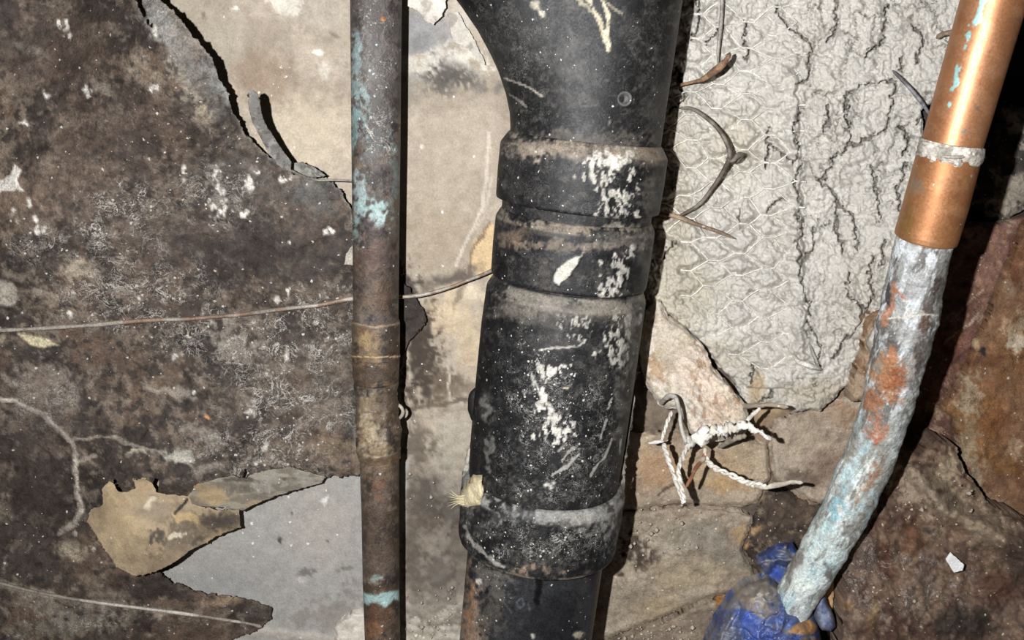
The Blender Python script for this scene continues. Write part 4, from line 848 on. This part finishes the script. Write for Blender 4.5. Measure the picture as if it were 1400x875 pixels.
lathe('pipe_body', [(ax_x(y) + dx, y, BY, r) for y, r, dx in [(383, 97, 0), (384, 101, 0), (387, 103.5, 0), (398, 108.5, -1), (402, 109, -1), (450, 109, -2), (520, 107.5, -2), (600, 105, -2), (640, 103, -2), (676, 100, -1)]], M_abs, collar_paint(pbody), black, 420, 1.8, fixed_axis=axd, seed=9)
def pc3(P):
    P.band(652, 668, '#85847f', .85, .3, .5).band(736, 744, '#7c7266', .8, .3, .5)
    P.b(690, 706, 30, 10, '#8b8a86', .7, grain=1.1, frag=.6).b(800, 712, 40, 16, '#8d8a83', .6, grain=1.).b(745, 765, 60, 18, '#4b4842', .5, grain=1., spk=.4, frag=.6)
    P.b(700, 740, 60, 30, None, spk=.7, web=.5).b(780, 740, 60, 30, None, spk=.7, web=.8).b(836, 710, 12, 50, '#8e8b84', .7, grain=1.1, frag=.7).b(640, 700, 10, 50, '#85807a', .5, grain=1., frag=.7)
    P.l([(634, 720), (646, 744), (672, 764), (690, 774)], 3, '#a9a49a', .7).b(735, 780, 36, 6, '#8a7462', .7, grain=1., frag=.6)
    P.h += (fbm(P.x, P.y, 26, 5, 4) - .5) * .0012
lathe('pipe_collar', st([(652, 97), (653, 103), (655, 106), (661, 110), (664, 111), (700, 110.5), (733, 108), (738, 106), (742, 101), (744, 93)]), M_abs, collar_paint(pc3), black, 420, 1.8, fixed_axis=axd, seed=10)
def plow(P):
    P.c[:] = hexc('#1c1d20'); P.n(60, '#292a2b', .45, .7, .8, 3); P.spk[:] = .05; P.web[:] = 0; P.r[:] = .38
    P.b(645, 850, 24, 90, '#8a7767', .9, grain=.6, spk=.4).b(668, 790, 34, 26, '#5a5650', .8, grain=1., spk=.7).b(655, 797, 7, 6, '#d5d0c5').b(672, 840, 18, 40, '#47433f', .7, grain=1., spk=.5)
    P.l([(741, 786), (738, 800), (733, 822)], 5.5, '#070708', 1., warp=4).b(733, 824, 6, 8, '#060607', 1.).b(800, 820, 14, 60, '#3a3733', .5, spk=.4).b(642, 820, 9, 50, '#946847', .5, grain=.8)
    P.b(792, 868, 6, 5, '#b3aa94', .9).b(725, 868, 4, 4, '#b5b0a5', .9)
    # faint grey print moulded on the pipe
    for c in [[(690, 812), (700, 818)], [(712, 818), (706, 824), (710, 832), (717, 828), (714, 819)], [(690, 826), (700, 838)], [(722, 826), (724, 834)]]:
        P.l(c, 1.6, '#45464a', .8, warp=1, grain=.1)
lathe('lower_pipe', st([(735, 91), (760, 92.5), (880, 89), (1012, 86)]), M_abs, plow, black, 380, 2., fixed_axis=axd, seed=11)
# round moulded boss on the fitting
def disc(name, px, py, r, hgt, mat, parent, col, Yp, seg=40):
    c = unproj(px, py, Yp); R = r * depth(py, Yp) / FPX
    v = []; prof = [(1.15, .0), (1.02, .55), (.95, .9), (.82, 1.), (.55, .72), (.3, .65), (0.01, .64)]
    for a, b in prof:
        for k in range(seg):
            t = 2 * math.pi * k / seg; v.append((c[0] + a * R * math.cos(t), c[1] - b * hgt, c[2] + a * R * math.sin(t)))
    f = [(i * seg + k, i * seg + (k + 1) % seg, (i + 1) * seg + (k + 1) % seg, (i + 1) * seg + k) for i in range(len(prof) - 1) for k in range(seg)]
    me = bpy.data.meshes.new(name); me.from_pydata(v, [], f); n = len(v)
    attrs(me, np.zeros((n, 3)) + hexc(col), np.zeros(n), np.zeros(n) + .2, np.zeros(n) + .5); return put(name, me, parent, mat)
fx = (853 - ax_x(135)) / 104.5
disc('moulded_boss', 853, 135, 11, .0036, M_abs, black, '#3a3836', BY - .0425 * math.sqrt(1 - (fx * 1.0) ** 2) + .0005)
# side clip at the left and the drips of plaster round the low collar
tube('side_clip', [(654, 530, BY), (648, 542, BY), (647, 560, BY), (650, 578, BY)], [4, 8, 8, 4], M_abs, '#151414', black, 12, 8, .1, 3, spk=.2)
tube('plaster_seam', [(867, 540, BY), (863, 570, BY), (858, 600, BY), (854, 628, BY), (852, 655, BY), (848, 690, BY), (844, 718, BY), (833, 742, BY - .016), (814, 760, BY - .028)], [1, 2, 2.4, 2.8, 2.4, 2.4, 2.4, 2, 1], M_crust, '#7b766d', black, 12, 14, 1.3, 4, '#4a4742', lsc=4)
tube('plaster_seam', [(650, 596, BY), (645, 612, BY), (638, 640, BY), (633, 668, BY), (631, 700, BY), (636, 730, BY - .010), (652, 752, BY - .024)], [1.6, 3, 4, 3.4, 2.6, 2.2, 1.2], M_crust, '#a59f93', black, 12, 14, .9, 5, '#6e6a62', lsc=5)
tuft = slab('plaster_daub', [(634, 668), (646, 654), (658, 656), (662, 674), (656, 690), (640, 694), (628, 690), (630, 680)], lambda x, y: BY - .0445 * np.sqrt(np.clip(1 - ((x - 738) / 112) ** 2, .02, 1)) - .004, 1.4, simple('#c9bd9b', '#b0a27f', .05, .002, 8), M_crust, .006, 1.5, 7, .003, 5, black, 81)
tuft['label'] = 'yellowish daub with bristles on the low collar'
for k in range(7):
    y0 = 676 + k * 2.6
    tube('bristle', [(640, y0, BY - .022), (626, y0 + 2 - k * .8, BY - .018), (614 - (k % 3) * 2, y0 - 8 + k * 2.4, BY - .012)], [1.1, .8, .4], M_crust, '#cfc39f', black, 5, 4)

# ------------------------------------------------------------------ narrow upright copper pipe
LY = -.047
left = empty('copper_pipe', unproj(522, 1010, LY))
tag(left, 'narrow upright tarnished copper pipe with blue green stains, left of the black pipe', 'pipe')
def cu_dark(P, c='#453b35'):
    P.c[:] = hexc(c); P.n(40, '#5c5147', .45, .7, .8, 3).n(16, '#2f2a28', .55, .72, .8, 5).n(9, '#766a5d', .62, .8, .6, 7)
    P.spk[:] = .12; P.r[:] = .5; P.met[:] = .55
def p_l1(P):
    cu_dark(P, '#4a4542'); x, y = P.x, P.y
    P.b(514, 60, 40, 120, '#57524f', .7, soft=.9).b(500, 100, 12, 60, '#6a6967', .7, grain=.9).b(510, 195, 20, 30, '#5b5c5c', .7, grain=1., web=1.).b(520, 30, 14, 30, '#433d3a', .7)
    P.b(487, 100, 8, 60, '#859b9b', .8, grain=.9).b(499, 140, 8, 26, '#8aa09f', .8, grain=1.).b(484, 180, 6, 30, '#7c9c9c', .7, grain=.9).b(491, 270, 11, 34, '#97a9a8', .85, grain=1.).b(516, 290, 16, 13, '#a0b4b2', .9, grain=1.).b(524, 298, 10, 14, '#9db2b0', .85, grain=.9).b(487, 320, 6, 22, '#86a09a', .8, grain=.9)
    P.b(505, 285, 18, 10, '#8ea8a4', .6, grain=1.).b(538, 240, 6, 60, '#70807f', .5, grain=.9).b(522, 24, 4, 6, '#c4763b', .9)
    P.b(515, 370, 40, 56, '#43362f', .85, soft=.9).b(510, 345, 20, 30, '#5d463c', .5, grain=.9).b(520, 410, 20, 30, '#54402f', .6).b(500, 400, 14, 40, '#6d6050', .5, grain=1.)
    P.met *= np.where(P.y > 310, 1., .5)
    P.b(512, 120, 36, 180, None, spk=.25, web=.5)
lathe('copper_tube', [(514, -190, LY, 38), (514, 0, LY, 35.), (514, 200, LY, 33.2), (514, 330, LY, 31.6), (514, 445, LY, 30.6)], M_corr, p_l1, left, 160, 2., seed=12)
def p_l2(P):
    cu_dark(P, '#5c4a38'); P.b(505, 475, 18, 30, '#806a4d', .7, grain=.8).b(535, 480, 14, 40, '#45382c', .7).b(515, 515, 40, 12, '#3c322b', .7)
    P.l([(480, 487), (514, 489), (548, 487)], 1.2, '#b59c74', .9, warp=1).l([(480, 442), (514, 447), (546, 442)], 1.6, '#8a7a66', .8, warp=2).b(500, 470, 8, 18, '#93805a', .6, grain=1)
lathe('coupling', [(514, 436, LY, 30), (514, 438, LY, 32), (514, 441, LY, 32.8), (514, 484, LY, 32.4), (514, 486, LY, 33.2), (514, 489, LY, 32.2), (514, 512, LY, 31.6), (514.5, 520, LY, 30.5), (514.5, 523, LY, 28.5)], M_corr, p_l2, left, 160, 1.5, seed=13)
def p_l3(P):
    cu_dark(P, '#63523f'); P.b(505, 560, 20, 26, '#8b7c62', .8, grain=.8).b(505, 590, 22, 22, '#a08f72', .8, grain=.9, web=.8).b(530, 560, 18, 40, '#4c3d30', .7).b(515, 615, 30, 10, '#97876d', .7, grain=.9)
    P.h += (fbm(P.x, P.y, 16, 3, 3) - .5) * .0022
lathe('solder_joint', [(514.5, 518, LY, 28), (514.5, 524, LY, 29), (515, 560, LY, 28.5), (516, 575, LY, 30), (517, 592, LY, 31.), (517.5, 606, LY, 30.5), (518, 612, LY, 29), (518, 614, LY, 30.2), (518.5, 620, LY, 29), (519, 628, LY, 27)], M_corr, p_l3, left, 160, 1.5, seed=14)
def p_l4(P):
    cu_dark(P, '#483c31'); P.b(515, 660, 12, 24, '#6d4e3c', .7, grain=.9).b(520, 640, 24, 14, '#6f5d4a', .7).b(518, 740, 26, 50, '#4c3e34', .6).b(516, 850, 26, 40, '#5d4332', .8, grain=.7, spk=.3)
    P.p([(490, 806), (506, 811), (520, 814), (536, 808), (550, 806), (550, 826), (538, 822), (528, 832), (516, 826), (500, 824), (490, 826)], '#9fbab8', .95, soft=2.5).b(514, 790, 14, 8, '#8f877b', .7, grain=1.).b(520, 785, 10, 6, '#7f9894', .6, grain=1)
    P.b(515, 865, 20, 14, '#7a5b42', .7, grain=1.)
lathe('copper_tube', [(518.5, 620, LY, 26.8), (520, 700, LY, 25.6), (521, 800, LY, 24.8), (523, 875, LY, 24), (524, 1012, LY, 23)], M_corr, p_l4, left, 160, 2., seed=15)
tube('pipe_clip', [(540, 552, -.046), (548, 556, -.048), (551, 564, -.047), (546, 572, -.044), (538, 574, -.040)], [2.2, 2.4, 2.4, 2.2, 2], M_wire, '#a89f90', left, 8, 8, .2, 5)

# ------------------------------------------------------------------ the bright copper pipe on the right
right = empty('copper_pipe', unproj(1092, 822, -.06))
tag(right, 'leaning copper pipe at the right, bright above and crusted pale blue below', 'pipe')
YR = lambda y: np.interp(y, [-200, 0, 200, 330, 450, 560, 700, 830], [-.156, -.152, -.148, -.140, -.120, -.100, -.076, -.055])
CX = lambda y: np.interp(y, [-200, 0, 192, 278, 328, 342, 424, 466, 558, 632, 704, 776, 830], [1412, 1359, 1303, 1280, 1265, 1260.5, 1244, 1234, 1213, 1187, 1153, 1112, 1082])
def p_r1(P):
    P.c[:] = hexc('#a67552'); P.n(60, '#996844', .45, .7, .7, 3).n(20, '#b08260', .5, .75, .6, 5).n(9, '#a06f4c', .66, .82, .4, 7)
    P.spk[:] = .03; P.r[:] = .46; P.met[:] = 1.
    for q in [(1340, 12, 5, 20), (1333, 28, 4, 8), (1324, 55, 3, 14), (1306, 108, 4, 14), (1307, 90, 2, 5), (1298, 142, 2, 3), (1345, -2, 5, 10)]:
        P.b(*q, '#9fd0cc', .95, ang=15, grain=.8, warp=6, soft=.3)
    P.b(1334, 148, 5, 5, '#6f6a60', .8).b(1318, 180, 6, 6, '#7d7466', .8).b(1390, 60, 8, 40, '#8d6244', .6).b(1366, 92, 3, 3, '#8a8578', .7)
lathe('bright_tube', [(CX(y), y, YR(y), r) for y, r in [(-200, 46), (0, 42.5), (100, 41), (206, 39.5)]], M_copper, p_r1, right, 200, 2., seed=16)
def p_r2(P):
    P.c[:] = hexc('#a3714a'); P.n(40, '#926040', .45, .7, .7, 3).n(16, '#ad7f5a', .5, .75, .6, 5); P.spk[:] = .05; P.r[:] = .46; P.met[:] = 1.
    P.b(1240, 300, 12, 40, '#8a6a3c', .6, grain=.8).b(1254, 250, 6, 20, '#8b7f70', .6, grain=.9).b(1245, 245, 8, 22, '#94897a', .7)
lathe('copper_sleeve', [(CX(y), y, YR(y), r) for y, r in [(198, 40.2), (204, 41.4), (240, 41.8), (280, 42.0), (320, 41.6), (326, 41.), (328, 38)]], M_copper, p_r2, right, 200, 1.8, seed=17)
def p_band(P):
    P.c[:] = hexc('#a29d92'); P.n(14, '#c4c0b6', .5, .7, .8, 3).n(12, '#7d776c', .58, .7, .8, 5); P.met[:] = .15; P.r[:] = .5; P.h += (fbm(P.x, P.y, 14, 5, 4) - .5) * .0022
lathe('tape_band', [(CX(y), y, YR(y), r) for y, r in [(194, 40.5), (197, 42.4), (203, 43.2), (210, 43), (215, 42.2), (218, 40.5)]], M_corr, p_band, right, 160, 1.4, seed=18)
tube('tape_tail', [(1288, 214, -.165), (1306, 215, -.165), (1324, 214, -.160), (1341, 213, -.149), (1348, 216, -.142)], [2, 3, 2.6, 2.4, 1.6], M_crust, '#a59f93', right, 8, 8, .3, 3)
def p_r3(P):
    x, y = P.x, P.y
    P.c[:] = hexc('#8f8f8b'); P.n(40, '#a5a7a6', .45, .65, .8, 3).n(14, '#77736d', .56, .7, .7, 5).n(10, '#c0c3c3', .6, .75, .8, 7); P.spk[:] = .2; P.r[:] = .6; P.met[:] = .4
    low = ss(540, 640, y)
    P.mix(low * .9, '#a9aea8')
    P.n(30, '#bfcac8', .45, .62, .9, 9, low, ax=.5, ay=1.5, ang=-60).n(16, '#85837b', .57, .66, .85, 11, low, ax=.35, ay=1.4, ang=-60).n(40, '#a5c2c8', .56, .68, .7, 13, low, ax=.5, ay=1.6, ang=-60).n(14, '#dde3df', .6, .7, .7, 15, low, ax=.5, ay=1.3, ang=-60)
    P.n(26, '#5c5955', .55, .66, .8, 21, 1 - low, ax=.5, ay=1.6, ang=-68).n(18, '#cfd4d6', .58, .7, .8, 23, 1 - low, ax=.5, ay=1.6, ang=-68)
    P.b(1276, 350, 8, 14, '#c2c8cb', .9, grain=.8).b(1250, 356, 14, 22, '#b4b7b8', .8, grain=.9).b(1233, 340, 8, 8, '#c9ccd0', .8).b(1255, 390, 22, 20, '#9a9a98', .8).b(1287, 380, 8, 30, '#7f7c77', .8, grain=.9)
    P.l([(1224, 388), (1220, 404), (1216, 424), (1212, 446)], 5, '#a0725a', .9, warp=8).b(1236, 403, 5, 7, '#a97155', .8).b(1226, 398, 6, 6, '#9c5f3f', .8).b(1213, 400, 5, 22, '#2b2a2b', .8, grain=.6)
    P.l([(1282, 392), (1272, 420), (1262, 460), (1254, 500), (1244, 520)], 8, '#4b423c', .85, warp=10, grain=.9).b(1263, 442, 10, 12, '#5a4338', .8)
    P.b(1246, 430, 28, 7, '#a8a49c', .8, grain=.9).l([(1216, 436), (1250, 431), (1282, 430)], 1.6, '#c9c5bb', .8).b(1246, 460, 20, 22, '#9e9e9b', .8, grain=.7).b(1224, 474, 12, 12, '#5b5652', .8, grain=.9)
    P.b(1212, 512, 24, 34, '#a0704d', .95, grain=.5).b(1222, 486, 8, 14, '#a26f50', .9).b(1196, 548, 18, 24, '#966a50', .9, grain=.6).b(1226, 520, 12, 14, '#8f5638', .8, grain=1.).b(1212, 545, 30, 8, '#9c6f52', .8, grain=1.)
    P.b(1244, 512, 8, 26, '#a7a39b', .8, grain=.8, ang=15).b(1200, 500, 8, 8, '#8a867d', .7).b(1205, 585, 18, 22, '#a07058', .8, grain=.9).b(1202, 602, 8, 8, '#a35f48', .8).b(1215, 632, 10, 16, '#7f6355', .7, grain=.9).b(1192, 655, 10, 28, '#94725c', .75, ang=25, grain=.9).b(1175, 580, 8, 26, '#b3cccf', .7)
    P.b(1142, 700, 10, 30, '#93bfcb', .8, ang=25, grain=.8).b(1160, 650, 10, 26, '#aac6ca', .6, ang=25, grain=.8).b(1120, 750, 30, 36, '#c9d8d4', .7, ang=25, grain=.8).b(1168, 722, 12, 26, '#77766e', .8, ang=30, grain=.8).b(1130, 780, 10, 10, '#595550', .8, grain=.6)
    P.b(1226, 590, 7, 70, '#8f8c85', .7, ang=18, grain=.9).b(1215, 650, 9, 40, '#7f766d', .8, ang=25, grain=1.).b(1185, 700, 8, 40, '#8a857c', .7, ang=28, grain=1.).b(1160, 620, 8, 40, '#8c8378', .6, ang=22, grain=1.).b(1085, 775, 8, 26, '#77706a', .8, ang=25).b(1100, 800, 18, 14, '#d3dcd2', .8).b(1118, 815, 26, 8, '#8c8f8a', .7).b(1225, 600, 8, 60, '#b9c0bd', .6, ang=15, grain=.9)
    P.h += (fbm(x, y, 22, 5, 5, .6) - .5) * .0015 * ss(345, 420, y) + (fbm(x, y, 8, 6, 3, .6) - .5) * .0005
    P.h += .002 * P.mb(1205, 440, 16, 22)
lathe('corroded_tube', [(CX(y), y, YR(y), r) for y, r in [(322, 38), (345, 37.5), (400, 38), (424, 39), (434, 39.5), (466, 38), (520, 35), (560, 34), (632, 33), (704, 32), (776, 29.5), (815, 27.5), (830, 26)]], M_corr, p_r3, right, 240, 1.5, seed=19)
tube('solder_drip', [(1206, 446, -.105), (1196, 456, -.104), (1192, 470, -.102), (1196, 484, -.100)], [5, 8, 9, 5], M_crust, '#8f897d', right, 12, 8, .5, 6, '#a8a296')
# rusty patch of earth hugging the pipe
o = slab('rust_crust', [(1196, 428), (1212, 424), (1216, 460), (1208, 520), (1196, 552), (1164, 548), (1166, 516), (1180, 480), (1182, 450)], lambda x, y: -.030 + 0 * x, 1.8, simple('#876a50', '#a39079', .2, .006), M_stone, .014, 2.5, 10, .004, 6, None, 82)
tag(o, 'rust brown crust of earth on the wall behind the middle of the leaning copper pipe', 'earth')

# ------------------------------------------------------------------ the blue plastic bag round the pipe's foot
bag = empty('plastic_bag', unproj(1060, 1000, -.05))
tag(bag, 'crumpled dirty blue plastic bag wrapped round the foot of the leaning copper pipe', 'bag')
def folds(P, amp=.012, sd=3):
    x, y = P.x, P.y
    wx = x + (fbm(x, y, 50, sd, 3) - .5) * 60; wy = y + (fbm(x, y, 50, sd + 4, 3) - .5) * 60
    r1 = 1 - np.abs(fbm(wx * .8 + wy * .5, wy * .35 - wx * .2, 40, sd + 2, 2) - .5) * 2.2; r2 = 1 - np.abs(fbm(wx, wy, 17, sd + 8, 2) - .5) * 2
    f1, e1, c1 = voro(wx, wy, 46, 30, sd)
    P.h += amp * (r1 - .5) * .9 + amp * .12 * (r2 - .5) - amp * .2 * (1 - ss(0, .12, e1)) + amp * .35 * (c1 - .5)
def p_bag(P):
    P.c[:] = hexc('#36477e'); P.n(30, '#2b3860', .45, .65, .8, 3).n(20, '#4c5f98', .55, .7, .7, 5).n(26, '#77747a', .48, .62, .8, 7).n(12, '#8f887b', .58, .7, .7, 9)
    P.b(1055, 805, 40, 24, '#8d8577', .85, ang=10, grain=.9).b(1030, 800, 22, 12, '#948c80', .8, grain=.9).b(1020, 825, 14, 18, '#9d8d78', .7, grain=.9).b(1042, 836, 26, 12, '#8b8072', .75, grain=1.)
    P.b(1020, 845, 26, 14, '#3c55a0', .85).b(1080, 845, 36, 10, '#3a4f8c', .8, ang=-12).b(1000, 860, 10, 26, '#5b6070', .7).b(975, 866, 8, 20, '#7d7c84', .7, ang=10).b(1100, 830, 22, 8, '#6c7790', .8)
    P.p([(1078, 862), (1092, 850), (1106, 846), (1118, 858), (1112, 866), (1090, 868)], '#c19058', .95, soft=1.5, warp=4).b(1108, 873, 10, 4, '#b9a07c', .8).b(1050, 870, 40, 8, '#2b4490', .6)
    P.r[:] = .5; P.spk[:] = .3; P.web[:] = .5; folds(P); P.h *= ss(0, 22, P.D)
slab('bag_body', [(1037, 792), (1048, 790), (1060, 796), (1074, 808), (1086, 822), (1104, 824), (1112, 836), (1118, 852), (1122, 868), (1126, 1010), (950, 1010), (960, 900), (968, 872), (980, 846), (998, 818), (1014, 802)],
     lambda x, y: -.034 + 0 * x, 1.6, p_bag, M_plastic, .008, 1.2, 9, 0, 6, bag, 91, dome=.046, domew=60)
def p_bagb(P):
    P.c[:] = hexc('#344473'); P.n(18, '#5f6478', .5, .66, .8, 3).n(14, '#8a8378', .58, .7, .7, 7); P.b(1060, 785, 12, 14, '#3c55a5', .9).b(1068, 757, 14, 8, '#6b6f80', .7, grain=.9)
    P.r[:] = .4; P.spk[:] = .2; folds(P, .010, 6)
slab('bag_rim', [(1038, 792), (1042, 780), (1034, 770), (1036, 762), (1050, 753), (1066, 745), (1084, 744), (1096, 760), (1092, 800), (1082, 820), (1060, 806)], lambda x, y: -.028 + 0 * x, 1.5, p_bagb, M_plastic, .003, 1.2, 8, .001, 5, bag, 92, dome=.008, domew=14)
slab('bag_fold', [(1112, 828), (1120, 812), (1126, 806), (1132, 826), (1141, 844), (1143, 856), (1136, 864), (1124, 862), (1116, 850)], lambda x, y: -.052 + 0 * x, 1.4, simple('#7d8496', '#566082', .1, .003), M_plastic, .02, .8, 8, .002, 5, bag, 93, dome=.01, domew=10)['label'] = 'grey blue fold of the bag right of the pipe end'
slab('tan_lining', [(1124, 806), (1136, 788), (1140, 792), (1139, 826), (1136, 842), (1128, 822)], lambda x, y: -.034 + 0 * x, 1.4, simple('#b08f66', '#a3825b', .1, .002), M_plastic, .01, .8, 8, .001, 4, bag, 94)['label'] = 'tan lining edge showing beside the pipe end'

# ------------------------------------------------------------------ crumbs of mortar lying in the rough surfaces
def crumbs(name, areas, parent=None):
    v = []; f = []
    for (x0, x1, y0, y1, n_, yy) in areas:
        for _ in range(n_):
            c = unproj(rs.uniform(x0, x1), rs.uniform(y0, y1), yy - rs.rand() * .003); r = .0006 + .0018 * rs.rand() ** 2.5; k = len(v)
            for d in [(1, 0, 0), (-1, 0, 0), (0, 1, 0), (0, -1, 0), (0, 0, 1), (0, 0, -1)]: v.append(tuple(c + np.array(d) * r * rs.uniform(.6, 1.2)))
            for a, b, e in [(0, 2, 4), (2, 1, 4), (1, 3, 4), (3, 0, 4), (2, 0, 5), (1, 2, 5), (3, 1, 5), (0, 3, 5)]: f.append((k + a, k + b, k + e))
    me = bpy.data.meshes.new(name); me.from_pydata(v, [], f); n = len(v); attrs(me, np.zeros((n, 3)) + hexc('#b0a594'), np.zeros(n), np.zeros(n), np.zeros(n) + .9)
    o = put(name, me, parent, M_crust); o['kind'] = 'stuff'; return o
rs = np.random.RandomState(9)
crumbs('mortar_crumbs', [(548, 640, 800, 872, 46, -.004), (850, 960, 690, 760, 30, -.012), (830, 960, 850, 875, 30, -.015), (552, 600, 640, 720, 12, -.003)], wall)
crumbs('mortar_crumbs', [(1215, 1330, 660, 720, 40, -.034), (1170, 1250, 800, 872, 22, -.044)], mound)
